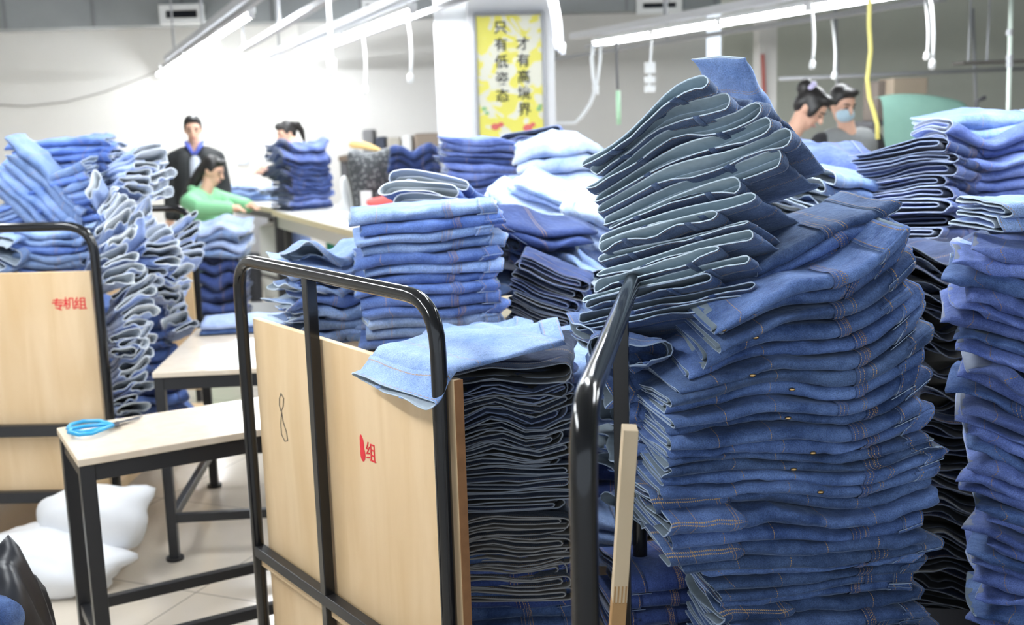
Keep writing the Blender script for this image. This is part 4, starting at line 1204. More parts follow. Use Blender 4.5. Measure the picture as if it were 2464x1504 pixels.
class Stack:
    """jeans laid one on another; local frame: x right, y away, z up. The height field the layers rest on is a sum of smooth terms."""
    def __init__(s, origin, yaw=0.0, tilt=(0, 0), sx=.25, sy=.15, x0=0.0, xs=.05, seed=1):
        s.o = Vector(origin); s.R = Euler((tilt[1], tilt[0], 0)).to_matrix(); s.R = Matrix.Rotation(yaw, 3, 'Z') @ s.R
        s.Rn = np.array(s.R); s.on = np.array(origin, float)
        s.sx, s.sy, s.x0, s.xs = sx, sy, x0, xs
        s.H = np.zeros(10); s.rs = np.random.RandomState(seed)
        s.ph = s.rs.rand(6) * 6.28
        s.n = 0

    def phi(s, x, y):
        X = np.clip(x / s.sx, -1.6, 1.6); Y = np.clip(y / s.sy, -1.5, 1.5); p = s.ph
        return np.stack([np.ones_like(X), X, X ** 2, Y, Y ** 2, np.tanh((x - s.x0) / s.xs), np.exp(-((x - s.x0) / (s.xs * 2.2)) ** 2),
                         np.sin(X * 3 + p[0]), np.sin(X * 5.5 + Y + p[1]), np.sin(Y * 3 + p[2])])

    def world(s, P):
        return P @ s.Rn.T + s.on

    def top(s, x, y):
        """world point on the stack's top"""
        z = float((s.phi(np.array([x]), np.array([y])) * s.H[:, None]).sum()); return s.world(np.array([[x, y, z]]))[0]

    def layer(s, mats, label, group, c=(0, 0), ang=0.0, flip=False, L=.45, W=.22, t=None, kind='fold', parts=2, gape=(1, 1), rough=1.0, ns=15, name='folded_jeans', fill=.97, smin=0.0, band_u=.115, endamp=.012, solid=.0026, tab=None, wrink=1.0, cat='jeans', advance=True, stuff=None, close=None, tip=0.0, button=None):
        """ang: direction from the waist edge to the leg end; n (across) is to its left, or right when flip"""
        rs = np.random.RandomState(s.rs.randint(1 << 30)); N = Noise(rs)
        tv = np.zeros(10); t = np.atleast_1d(np.array(t, float)); tv[:len(t)] = t
        tv[7:10] += rs.randn(3) * tv[0] * .06 * rough
        H0 = s.H.copy(); t0 = tv[0]
        a = np.array([math.cos(ang), math.sin(ang)]); n = np.array([-a[1], a[0]]) * (-1 if flip else 1)
        e = max(.006, t0 * .62)
        w0, q0 = (prof_fold if kind == 'fold' else prof_tube)(W, e)
        ga, gb = gape; ph = rs.rand(3) * 6.28
        seedo = rs.rand() * 10

        def ev(u, w, q, off=0.0, wr=1.0):
            """u (k,), w,q (m,) -> world (k,m,3)"""
            U = u[:, None] + 0 * w[None]; Wg = w[None] + 0 * U; Q = q[None] + 0 * U
            if kind != 'fold':     # the waist opening gapes more or less along its width
                v = np.clip(w / W, 0, 1); g = ga + (gb - ga) * v + .22 * np.sin(v * 7 + ph[0]) * (1 - abs(2 * v - 1)) + .1 * np.sin(v * 15 + ph[1]) + .45 * np.exp(-v / .10)
                g = np.clip(g, .12, 1.0)[None]; fade = np.clip(1 - U / (L * .55), 0, 1) ** .8
                g = 1 - (1 - g) * fade
                Q = 1 - (1 - Q) * g
                if close is not None: Q = Q * (close + (1 - close) * np.exp(-(np.maximum(U, 0) / .075) ** 1.4))
            if tip: Q = .5 + (Q - .5) * np.sqrt(np.clip((L - U) / tip, .02, 1))
            qs = np.clip(Q, 0, 1)
            front = np.clip(1 - Wg / W, 0, 1)
            dwv = rough * (.0035 * N(U * 30, Q * .3, seedo, 1) + .006 * N(U * 9, Q * .5, seedo + 3, 1)) * (front if kind == 'fold' else (2 * front - 1))
            uu = U + endamp * N(Q * 2.5, Wg * 9, 2 + seedo, 1) * (1 - 1.6 * np.clip(U / L, 0, 1)) * rough
            Wd = Wg + dwv
            if off:
                qo = np.where(q > .5, 1, -1) * np.where((q < .04) | (q > .96), 1, np.abs(q - .5) * 2)
                Q = Q + (qo * off / t0)[None]
                mid_ = e
                wo = np.where(w < e, (w - e) / e, np.where(w > W - e, (w - W + e) / e if kind != 'fold' else 0, 0))
                Wd = Wd + (wo * off)[None]
            x = c[0] + a[0] * (uu - L / 2) + n[0] * (Wd - W / 2); y = c[1] + a[1] * (uu - L / 2) + n[1] * (Wd - W / 2)
            P_ = s.phi(x, y); Z0 = np.tensordot(H0, P_, 1); T = np.maximum(np.tensordot(tv, P_, 1), .35 * t0)
            wob = wrink * wr * t0 * (.10 * N(U * 24, Wg * 12, Q * 1.5 + seedo, 1) + .05 * N(U * 70, Wg * 40, Q + seedo, 1))
            z = Z0 + T * (.03 + fill * Q * .97) + wob * np.where(Q < .05, 0.15, 1)
            return s.world(np.stack([x, y, z], -1).reshape(-1, 3)).reshape(U.shape + (3,))

        arc = np.concatenate([[0], np.cumsum(np.hypot(np.diff(w0), np.diff(q0 * t0)))])

        if stuff is not None:
            u = np.concatenate([[.0], np.linspace(.02, L, ns)]); V = ev(u, w0, q0); k, m_ = V.shape[:2]
            i0 = (np.arange(k - 1)[:, None] * m_ + np.arange(m_)[None]).ravel(); j0 = (np.arange(k - 1)[:, None] * m_ + ((np.arange(m_) + 1) % m_)[None]).ravel()
            Fq = np.stack([i0, j0, j0 + m_, i0 + m_], 1)
            if flip != (kind == 'fold'): Fq = Fq[:, ::-1]
            stuff.append((V.reshape(-1, 3), Fq, mats)); s.H = s.H + tv; s.n += 1
            return None

        def mesh(nm, u, wi, closed, off, mats_, parent, sol, wr=1.0):
            w = w0[wi]; q = q0[wi]; V = ev(u, w, q, off, wr); k, m_ = V.shape[:2]
            V = V.reshape(-1, 3)
            mm = m_ if closed else m_ - 1
            i0 = (np.arange(k - 1)[:, None] * m_ + np.arange(mm)[None]).ravel(); j0 = (np.arange(k - 1)[:, None] * m_ + ((np.arange(mm) + 1) % m_)[None]).ravel()
            F = np.stack([i0, j0, j0 + m_, i0 + m_], 1)
            if flip != (kind == 'fold'): F = F[:, ::-1]
            me = bpy.data.meshes.new(nm)
            me.vertices.add(len(V)); me.vertices.foreach_set('co', V.ravel())
            me.loops.add(F.size); me.loops.foreach_set('vertex_index', F.ravel().astype(np.int32))
            me.polygons.add(len(F)); me.polygons.foreach_set('loop_start', np.arange(0, F.size, 4, dtype=np.int32)); me.polygons.foreach_set('loop_total', np.full(len(F), 4, np.int32))
            me.update(calc_edges=True)
            uvl = me.uv_layers.new(name='UVMap'); vi = F.ravel(); aw = arc[wi]
            uvv = np.stack([u[vi // m_], aw[vi % m_]], 1); uvl.data.foreach_set('uv', uvv.ravel())
            me.polygons.foreach_set('use_smooth', [True] * len(F))
            for mt in mats_: me.materials.append(mt)
            o = bpy.data.objects.new(nm, me); COL.objects.link(o)
            if parent is not None: o.parent = parent
            if sol:
                md = o.modifiers.new('cloth_thickness', 'SOLIDIFY'); md.thickness = sol; md.offset = -1; md.material_offset = 1; md.material_offset_rim = 2; md.use_even_offset = False
            return o

        allw = np.arange(len(w0))
        u = np.concatenate([[.0], np.linspace(.02, L, ns)]) if parts < 1 else np.concatenate([[.036], np.linspace(.06, L - .02, ns), [L]])
        body = mesh(name, u, allw, True, 0.0, mats, None, solid)
        tag(body, label, cat, group)
        if parts >= 1:
            mesh('waistband', np.array([0, .004, .02, .036, .042]), allw, True, .0022, mats, body, solid)
        if parts >= 2:
            if kind == 'fold': turn = np.arange(6, 21)
            else: turn = np.concatenate([np.arange(len(w0) - 8, len(w0)), np.arange(0, 3)])
            if kind == 'fold':
                b = band_u + rs.randn() * .012
                mesh('seam_band', np.array([b, b + .001, b + .010, b + .019, b + .020]), turn, False, .0024, (SEAM(mats),) * 3, body, 0)
                ul = .006 + np.linspace(-.004, .046, 5)
                pos = rs.choice([8, 11, 13])
                # loops sit across the waistband, on the outer face of the fold
                mesh('belt_loop', ul, np.arange(pos, pos + 2), False, .0055, mats, body, .0016)
            else:
                k0 = 20 + rs.randint(0, 3)
                ul = np.linspace(-.003, .05, 5)
                # bottom face, towards the opening: two loops
                for kk in (2 + rs.randint(0, 2), 7 + rs.randint(0, 2)):
                    wm = w0[kk]; ws = np.array([wm - .006, wm + .006])
                    V = ev(ul, ws, np.array([0., 0.]), .0)
                    strip(V, 'belt_loop', mats, body, -.004)
                wm = W * .97
        if tab:
            # waistband end folded over the front of the roll, pointed at its tip
            l_ = tab; us = np.concatenate([np.linspace(-.012, l_ - .03, 10), np.linspace(l_ - .022, l_, 4)]); m_ = 13
            V = []
            for uu in us:
                half = 7.6 if uu <= l_ - .03 else 7.6 * max(.06, (l_ - uu) / .03) ** .8
                ii = np.linspace(13 - half, 13 + half, m_)
                wv = np.interp(ii, allw, w0); qv = np.interp(ii, allw, q0)
                V.append(ev(np.array([uu]), wv, qv, .0095, .5)[0])
            V = np.array(V); vs = V.reshape(-1, 3)
            fs = [(a_ * m_ + b_, a_ * m_ + b_ + 1, (a_ + 1) * m_ + b_ + 1, (a_ + 1) * m_ + b_) for a_ in range(len(us) - 1) for b_ in range(m_ - 1)]
            if flip != (kind == 'fold'): fs = [f[::-1] for f in fs]
            o = MB().add(vs, fs).build('waistband_flap', [FLAP(mats), mats[1], mats[2]], None, smooth=True); o.parent = body
            uvl = o.data.uv_layers.new(name='UVMap')
            for lp in o.data.loops:
                r_, c_ = divmod(lp.vertex_index, m_); uvl.data[lp.index].uv = (us[r_], c_ / (m_ - 1))
            md = o.modifiers.new('cloth_thickness', 'SOLIDIFY'); md.thickness = .0032; md.offset = 0; md.material_offset = 1; md.material_offset_rim = 2
        if button:
            ii = 13 + rs.uniform(-2.5, .5)
            p_ = ev(np.array([button]), np.array([np.interp(ii, allw, w0)]), np.array([np.interp(ii, allw, q0)]), .003)[0, 0]
            MB().ball(p_, (.0062, .003, .0034), 10, 6).build('brass_button', M_rivet, None, smooth=True).parent = body
        if advance: s.H = s.H + tv
        s.n += 1; GCOUNT[0] += 1
        return body


_seam = {}
_flap = {}


def FLAP(mats):
    k = mats[0].name
    if k not in _flap:
        mt = mats[0].copy(); mt.name = k + '_flap'; nt = mt.node_tree; L = nt.links.new
        b = nt.nodes['Principled BSDF']; src = b.inputs['Base Color'].links[0].from_socket
        um = nd(nt, 'ShaderNodeUVMap', uv_map='UVMap'); sp = nd(nt, 'ShaderNodeSeparateXYZ'); L(um.outputs['UV'], sp.inputs[0])
        tot = None
        for v0 in (.12, .47, .53, .88):
            d = nd(nt, 'ShaderNodeMath', operation='SUBTRACT'); d.inputs[1].default_value = v0; L(sp.outputs['Y'], d.inputs[0])
            ab = nd(nt, 'ShaderNodeMath', operation='ABSOLUTE'); L(d.outputs[0], ab.inputs[0])
            lt = nd(nt, 'ShaderNodeMath', operation='LESS_THAN'); lt.inputs[1].default_value = .013; L(ab.outputs[0], lt.inputs[0])
            if tot is None: tot = lt
            else:
                q = nd(nt, 'ShaderNodeMath', operation='ADD', use_clamp=True); L(tot.outputs[0], q.inputs[0]); L(lt.outputs[0], q.inputs[1]); tot = q
        dm = nd(nt, 'ShaderNodeMath', operation='MULTIPLY'); dm.inputs[1].default_value = 2 * math.pi / .0042; L(sp.outputs['X'], dm.inputs[0])
        ds = nd(nt, 'ShaderNodeMath', operation='SINE'); L(dm.outputs[0], ds.inputs[0])
        dg = nd(nt, 'ShaderNodeMath', operation='GREATER_THAN'); dg.inputs[1].default_value = -.3; L(ds.outputs[0], dg.inputs[0])
        mm = nd(nt, 'ShaderNodeMath', operation='MULTIPLY'); L(tot.outputs[0], mm.inputs[0]); L(dg.outputs[0], mm.inputs[1])
        mx = nd(nt, 'ShaderNodeMix', data_type='RGBA'); mx.inputs[7].default_value = (.45, .30, .15, 1); L(mm.outputs[0], mx.inputs[0]); L(src, mx.inputs[6])
        L(mx.outputs[2], b.inputs['Base Color'])
        _flap[k] = mt
    return _flap[k]


def SEAM(mats):
    k = mats[0].name
    if k not in _seam:
        mt = mats[0].copy(); mt.name = k + '_seam'; nt = mt.node_tree
        # two rows of ochre thread along the band edges
        uv = [n for n in nt.nodes if n.type == 'UVMAP']
        b = nt.nodes['Principled BSDF']; src = b.inputs['Base Color'].links[0].from_socket
        L = nt.links.new
        um = nd(nt, 'ShaderNodeUVMap', uv_map='UVMap'); sp = nd(nt, 'ShaderNodeSeparateXYZ'); L(um.outputs['UV'], sp.inputs[0])
        wv = nd(nt, 'ShaderNodeMath', operation='MULTIPLY'); wv.inputs[1].default_value = 2 * math.pi / .0075; L(sp.outputs['X'], wv.inputs[0])
        sn = nd(nt, 'ShaderNodeMath', operation='SINE'); L(wv.outputs[0], sn.inputs[0])
        g = nd(nt, 'ShaderNodeMath', operation='GREATER_THAN'); g.inputs[1].default_value = .86; L(sn.outputs[0], g.inputs[0])
        dm = nd(nt, 'ShaderNodeMath', operation='MULTIPLY'); dm.inputs[1].default_value = 2 * math.pi / .0036; L(sp.outputs['Y'], dm.inputs[0])
        ds = nd(nt, 'ShaderNodeMath', operation='SINE'); L(dm.outputs[0], ds.inputs[0])
        dg = nd(nt, 'ShaderNodeMath', operation='GREATER_THAN'); dg.inputs[1].default_value = -.4; L(ds.outputs[0], dg.inputs[0])
        mm = nd(nt, 'ShaderNodeMath', operation='MULTIPLY'); L(g.outputs[0], mm.inputs[0]); L(dg.outputs[0], mm.inputs[1])
        dk = nd(nt, 'ShaderNodeMix', data_type='RGBA', blend_type='MULTIPLY'); dk.inputs[0].default_value = 1; dk.inputs[7].default_value = (.72, .72, .78, 1); L(src, dk.inputs[6])
        mx = nd(nt, 'ShaderNodeMix', data_type='RGBA'); mx.inputs[7].default_value = (.42, .27, .13, 1); L(mm.outputs[0], mx.inputs[0]); L(dk.outputs[2], mx.inputs[6])
        L(mx.outputs[2], b.inputs['Base Color'])
        _seam[k] = mt
    return _seam[k]


def strip(V, nm, mats, parent, off):
    k, m_ = V.shape[:2]; V = V.copy()
    # offset along the strip's own normal
    d1 = V[-1, 0] - V[0, 0]; d2 = V[0, 1] - V[0, 0]; nn = np.cross(d1, d2); nn /= (np.linalg.norm(nn) + 1e-9)
    if nn[2] > 0: nn = -nn
    V = V + nn * abs(off); V[0] -= nn * abs(off) * .7; V[-1] -= nn * abs(off) * .7
    vs = V.reshape(-1, 3); fs = [(i * m_ + j, i * m_ + j + 1, (i + 1) * m_ + j + 1, (i + 1) * m_ + j) for i in range(k - 1) for j in range(m_ - 1)]
    o = MB().add(vs, fs).build(nm, list(mats), None, smooth=True); o.parent = parent
    md = o.modifiers.new('cloth_thickness', 'SOLIDIFY'); md.thickness = .0022; md.offset = 0
    return o


ONES = ['', 'first', 'second', 'third', 'fourth', 'fifth', 'sixth', 'seventh', 'eighth', 'ninth', 'tenth', 'eleventh', 'twelfth', 'thirteenth', 'fourteenth', 'fifteenth', 'sixteenth', 'seventeenth', 'eighteenth', 'nineteenth']
TENS = {2: 'twenty', 3: 'thirty', 4: 'forty'}
TENTH = {2: 'twentieth', 3: 'thirtieth', 4: 'fortieth'}


def ordn(k):
    if k < 20: return ONES[k]
    a, b = divmod(k, 10)
    return TENTH[a] if b == 0 else TENS[a] + '-' + ONES[b]


def olab(i, n, what, where):
    """i counted from the bottom, 0-based"""
    k = n - i
    if k == 1: return '%s, topmost of %s' % (what, where)
    if k == n: return '%s, lowest of %s' % (what, where)
    return '%s, %s from top of %s' % (what, ordn(k), where)


def interp(x, xs, ys): return float(np.interp(x, xs, ys))


def dscale(p):
    """metres per photo pixel at a world point"""
    return float((np.array(p) - ORG) @ FWD) / F_PX


PI = math.pi
rnd = random.Random(5)
pick = lambda P: P[rnd.randrange(len(P))]

# ---- A: tallest stack, lower half: fold edges face the camera
def main_stack():
    Y0 = 1.97; xb, yb = 1890, 1640
    o = ay(xb, yb, Y0)
    S = Stack(o, yaw=math.radians(9), sx=.28, sy=.16, seed=21)
    k = dscale(ay(1890, 1100, Y0))
    n = 32
    ys = [1640 - (1640 - 650) * (i + .5) / n for i in range(n)]
    LX = ([560, 760, 800, 840, 880, 950, 1000, 1060, 1150, 1220, 1270, 1310, 1350, 1420, 1504, 1560], [1730, 1690, 1640, 1575, 1580, 1590, 1600, 1590, 1560, 1590, 1610, 1680, 1700, 1725, 1730, 1730])
    RX = ([600, 640, 690, 740, 790, 850, 980, 1080, 1180, 1230, 1290, 1390, 1504, 1560], [2090, 2130, 2195, 2200, 2215, 2235, 2255, 2290, 2280, 2245, 2280, 2250, 2290, 2290])
    for i in range(n):
        y = ys[i]; f = i / (n - 1)
        xl = interp(y, *LX) + rnd.uniform(-8, 14); xr = interp(y, *RX) + rnd.uniform(-28, 10)
        x0 = (xl - xb) * k; x1 = (xr - xb) * k
        L = (x1 - x0); cx = (x0 + x1) / 2
        dsl = 0.0 if f < .45 else .0015 + .0175 * ((f - .45) / .55) ** 1.5
        t0 = .0229 * rnd.choice([.75, .9, 1.0, 1.1, 1.3]) * (1.0 if f < .62 else 1.13)
        flapped = i in (12, 14, 15, 6)
        waist_left = flapped
        if flapped: t0 = .031
        what = 'blue jeans folded edge-on'
        if f > .84: what = 'blue jeans slanting up to the right'
        if flapped: what = 'blue jeans with a stitched waistband flap at left'
        p = P_MID[[0, 1, 0, 2, 3, 1, 4][i % 7]] if f > .3 else P_MID[[1, 3, 0, 1, 3][i % 5]]
        S.layer(p, olab(i, n, what, 'the tallest stack'), 'edge-on jeans in the tallest stack', c=(cx, .11 + rnd.uniform(-.016, .018)), ang=(0 if waist_left else PI) + rnd.uniform(-.025, .025), flip=not waist_left, L=L, W=.23,
                t=[t0, dsl, (.0008 if f > .6 else 0), 0, 0], parts=2, band_u=rnd.choice([.10, .112, .125]), tab=.135 if flapped else None, button=(rnd.uniform(.22, .36) if (f > .5 and i % 2 == 0) else None), endamp=.010, ns=30, wrink=1.9, rough=1.35, fill=.90)
    return S, k, o


SA, kA, oA = main_stack()
print('main top', SA.top(0, 0), 'target y', 650)


# ---- left ends sticking out under the upper stack (waists facing the trolley frame)
def left_ends():
    Y0 = 2.16
    o = ay(1560, 1290, Y0)
    S = Stack(o, yaw=math.radians(14), sx=.16, sy=.14, seed=5)
    k = dscale(o)
    n = 12
    LX = ([740, 800, 860, 930, 1000, 1060, 1120, 1200, 1290], [1412, 1418, 1490, 1488, 1490, 1505, 1530, 1552, 1570])
    for i in range(n):
        y = 1290 - (1290 - 760) * (i + .5) / n
        xl = interp(y, *LX) + rnd.uniform(-6, 16)
        L = .25 + (.05 if i > 10 else 0); x0 = (xl - 1560) * k
        S.layer(pick(P_MID), olab(i, n, 'crumpled jeans end', 'the heap under the open waists'), 'crumpled jeans ends at the left of the tallest stack', c=(x0 + L / 2, .06 + rnd.uniform(-.02, .02)), ang=rnd.uniform(-.25, .12), flip=False, L=L, W=.24,
                t=[.0355, .0, .002], kind='tube', gape=(rnd.uniform(.4, .9), rnd.uniform(.5, 1)), parts=2, endamp=.022, rough=1.5, ns=14, wrink=1.6)
    S2 = Stack(ay(1535, 885, 2.02), yaw=.1, tilt=(.12, -.25), sx=.12, sy=.12, seed=15)
    S2.layer(P_MID[2], 'blue jeans with a wide open waist drooping below the grey-blue ones', 'crumpled jeans ends at the left of the tallest stack', c=(.0, .09), ang=math.radians(80), flip=True, L=.2, W=.165, t=[.052, -.006], kind='tube', gape=(1, .75), parts=2, endamp=.02, rough=1.8, ns=14, wrink=1.8)
    return S


SL = left_ends()


# ---- B: upper half of the tallest stack, waist openings towards the camera
def upper_stack():
    Y0 = 2.12
    b = ay(1640, 765, Y0)
    S = Stack(b, yaw=0, sx=.20, sy=.22, x0=.0, xs=.055, seed=9)
    k = dscale(b)
    n = 16
    S = Stack(b + np.array([0, -.02, 0]), yaw=0, tilt=(0, math.radians(-22)), sx=.20, sy=.22, x0=-.045, xs=.05, seed=9)
    aang = math.radians(56)          # away and to the right
    a = np.array([math.cos(aang), math.sin(aang)]); nn = np.array([a[1], -a[0]])   # across, to the right and nearer
    LXt = [1400, 1400, 1412, 1410, 1440, 1450, 1445, 1455, 1455, 1470, 1465, 1455, 1445, 1430, 1425, 1418]
    RXt = [1760, 1780, 1705, 1775, 1720, 1790, 1780, 1715, 1785, 1760, 1840, 1855, 1820, 1790, 1735, 1690]
    TK = [.021, .021, .022, .020, .023, .021, .022, .022, .024, .023, .025, .029, .026, .028, .029, .030]
    hacc = 0
    for i in range(n):
        f = i / (n - 1)
        xl, xr = LXt[i], RXt[i]
        Wd = (xr - xl) * k / nn[0] * .99
        L = .26 - .06 * f
        cr_ = np.array([((xl + xr) / 2 - 1640) * k, 0.0])
        c = cr_ + a * L / 2 + np.array([0, -.40 * hacc])
        t0 = TK[i]; hacc += t0
        steep = max(0, (f - .45) / .55)
        t = [t0, .0018 + .0012 * f, 0, 0, 0, .0068 * steep, .0]
        op = {11: (.55, 1.0), 10: (.5, 1), 8: (.5, .95), 5: (.4, .9), 3: (.4, .8), 15: (.8, 1), 14: (.75, 1), 13: (.7, 1), 12: (.7, 1), 9: (.5, .8)}.get(i, (rnd.uniform(.35, .6), rnd.uniform(.4, .8)))
        S.layer(P_UP[i % 3] if i > 2 else pick(P_MID), olab(i, n, 'grey-blue jeans with open waist facing us', 'the tallest stack\'s upper half'), 'open-waisted jeans on the tallest stack', c=tuple(c), ang=aang + rnd.uniform(-.05, .05), flip=True, L=L, W=Wd,
                t=t, kind='tube', gape=op, parts=2, endamp=.009, rough=1.2, ns=16, wrink=1.3, fill=.97, close=.30)
    return S, k, b


SU, kU, bU = upper_stack()
print('upper top', SU.top(0, 0), SU.top(.1, 0), SU.top(-.15, 0))


HEAP = []


def build_heap():
    """the many small open ends that spill out of the left trolley: one mass"""
    pals = []; V = []; Fs = []; mi = []; o_ = 0
    for v, f, m3 in HEAP:
        if m3 not in pals: pals.append(m3)
        V.append(v); Fs.append(f + o_); mi += [pals.index(m3) * 3] * len(f); o_ += len(v)
    V = np.concatenate(V); Fs = np.concatenate(Fs)
    me = bpy.data.meshes.new('jeans_heap'); me.from_pydata(V.tolist(), [], Fs.tolist()); me.update()
    for p in pals:
        for mt in p: me.materials.append(mt)
    me.polygons.foreach_set('material_index', mi); me.polygons.foreach_set('use_smooth', [True] * len(Fs))
    o = bpy.data.objects.new('jeans_heap', me); COL.objects.link(o)
    md = o.modifiers.new('cloth_thickness', 'SOLIDIFY'); md.thickness = .003; md.offset = -1; md.material_offset = 1; md.material_offset_rim = 2
    return tag(o, 'mass of pale jeans ends spilling in loops down the left trolley side', 'jeans heap', kind='stuff')


def pile(px, py, Y, n, label, where, group, mats, L=.42, W=.22, t=.024, kind='fold', yaw=0.0, tilt=(0, 0), ang=PI, flip=None, parts=1, jit=(.015, .012, .06), gape=(.5, .9), slope=0, dome=0, rough=1.0, ns=12, xl=None, endamp=.012, zmin=None, c0=(0, 0), wrink=1.2, lean=(0, 0), wj=0, solid=.003, seed=None, ny=0, stuff=None):
    """n garments stacked up from the point seen at (px, py)"""
    o = ay(px, py, Y)
    if zmin is not None: o[2] = max(o[2], zmin)
    S = Stack(o, yaw=yaw, tilt=tilt, sx=L * .6 if kind == 'fold' else W * .6, sy=.16, seed=seed or (int(px) * 7 + int(py)))
    k = dscale(o)
    for i in range(n):
        f = i / max(1, n - 1)
        cx = c0[0] + rnd.uniform(-jit[0], jit[0]) + lean[0] * f; cy = c0[1] + rnd.uniform(-jit[1], jit[1]) + lean[1] * f
        ag = ang + rnd.uniform(-jit[2], jit[2])
        fl = flip if flip is not None else (math.cos(ang) < 0)
        S.layer(pick(mats), olab(i, n, label, where) if n > 1 else label + ', ' + where, group, c=(cx, cy), ang=ag, flip=fl, L=L * (1 + rnd.uniform(-wj, wj)), W=W * (1 + rnd.uniform(-wj, wj)), t=[t * rnd.uniform(.88, 1.12), slope * t, dome * t, ny * t],
                kind=kind, parts=parts, gape=gape, rough=rough, ns=ns, endamp=endamp, wrink=wrink, solid=solid, stuff=stuff)
    return S


# ---- stack at the right edge: rounded ends point at the tallest stack
def right_stack():
    Y0 = 2.12
    o = ay(2400, 1650, Y0)
    k = dscale(ay(2400, 1000, Y0))
    S = Stack(o, yaw=math.radians(-24), sx=.28, sy=.2, seed=33)
    n = 31
    LX = ([540, 600, 640, 680, 740, 790, 850, 900, 960, 1030, 1100, 1170, 1240, 1300, 1400, 1504, 1590], [2300, 2232, 2250, 2240, 2236, 2300, 2300, 2265, 2262, 2290, 2305, 2310, 2330, 2320, 2330, 2320, 2340])
    for i in range(n):
        y = 1650 - (1650 - 520) * (i + .5) / n; f = i / (n - 1)
        xl = interp(y, *LX) + rnd.uniform(-10, 22)
        L = .46; x0 = (xl - 2400) * k
        P_ = P_VIO if f < .78 else P_VIO
        S.layer(P_VIO[i % 3] if i % 4 else P_MID[2], olab(i, n, 'violet-blue jeans with rounded end', 'the stack at the right edge'), 'violet-blue jeans stacked at the right edge', c=(x0 + L / 2, .10 + rnd.uniform(-.02, .02)), ang=PI + rnd.uniform(-.09, .09), flip=True, L=L, W=.24,
                t=[.0308 * rnd.choice([.75, .9, 1, 1.15, 1.3]), .0012 if f > .3 else 0, .0004], kind='fold', parts=2, band_u=rnd.choice([.25, .28, .31]), endamp=.02, rough=1.7, ns=22, wrink=2.3, fill=.90, tip=.05)
    return S


SR = right_stack()
print('right top', SR.top(-.1, 0), ay(2330, 530, 2.1))
# a pale blue pair standing on the right stack
pile(2470, 545, 2.2, 2, 'plain light blue jeans', 'the right edge stack', 'light pairs on the right stack', P_LIGHT, L=.20, W=.2, t=.028, yaw=.1, parts=1, ang=0, flip=False)

# ---- dark jeans between the tallest and right stacks; lower layers added as the gap's shade
pile(2255, 1600, 2.62, 24, 'black-blue jeans', 'the dark stack filling the shaded gap at right', 'dark jeans behind the tallest stack', P_DARK, L=.34, W=.22, t=.046, parts=1, kind='tube', ang=math.radians(75), flip=True, yaw=-.1, gape=(.5, 1), jit=(.03, .02, .2), slope=.0)
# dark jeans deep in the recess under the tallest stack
pile(1640, 1590, 2.30, 7, 'shaded dark blue jeans', 'the recessed stack behind the batten', 'shaded jeans in the recess', P_NAVY, L=.34, W=.22, t=.038, parts=2, yaw=.15, jit=(.02, .01, .05), ang=0, flip=False)

# ---- big denim fan at the back of the tallest stack's top (pockets and seats up)
pile(1975, 690, 2.19, 5, 'blue jeans with seat showing', 'the slanting fan behind the tallest stack', 'slanting jeans behind the fan', P_MID, L=.30, W=.22, t=.026, parts=2, tilt=(math.radians(-22), 0), yaw=.12, jit=(.02, .02, .05), slope=.1)

# ---- trolley in the middle: stack at its near corner, folds seen end-on
q = B_ + nA * .16
pile(1232, 1580, 2.34, 7, 'faded blue jeans', 'the lowest blue bunch in the middle trolley', 'blue jeans low in the middle trolley', P_VIO[1:2] + P_NAVY[1:2] + P_MID[1:2], L=.30, W=.22, t=.0275, parts=2, yaw=.06, jit=(.012, .008, .03), zmin=BED_A + .004)
pile(1238, 1392, 2.34, 8, 'grey jeans folded end-on', 'the grey bunch in the middle trolley', 'grey folds in the middle trolley', P_GREY, L=.24, W=.255, t=.0235, kind='fold', parts=1, ang=math.radians(90), flip=False, jit=(.012, .006, .05), rough=1.2, endamp=.006, yaw=-.03, wrink=1.6)
pile(1232, 1185, 2.34, 11, 'dark blue jeans folded end-on', 'the dark bunch in the middle trolley', 'dark folds in the middle trolley', P_DARK + P_NAVY[:1], L=.24, W=.26, t=.0235, kind='fold', parts=1, ang=math.radians(90), flip=False, jit=(.018, .006, .06), rough=1.5, endamp=.008, yaw=-.03, wrink=1.9, seed=4)
S_ = pile(1240, 915, 2.36, 2, 'dark jeans with black inside showing', 'the bunch under the draped light jeans', 'dark jeans under the draped pair', P_DARK, L=.30, W=.26, t=.036, kind='tube', parts=1, ang=math.radians(80), flip=True, gape=(.7, 1), yaw=.1, slope=.2, rough=1.5)
P_ICE = [pal('ice_%d' % k, (.27 * f, .36 * f, .60 * f), (.50 * f, .60 * f, .84 * f), (.62, .66, .70), (.82, .86, .92), rows=False) for k, f in enumerate((1, .85, 1.15))]
P_BLUE = [pal('blue_%d' % k, (.075 * f, .14 * f, .40 * f), (.17 * f, .27 * f, .60 * f), (.25, .30, .36), (.42, .50, .66)) for k, f in enumerate((1, .8, 1.2))]

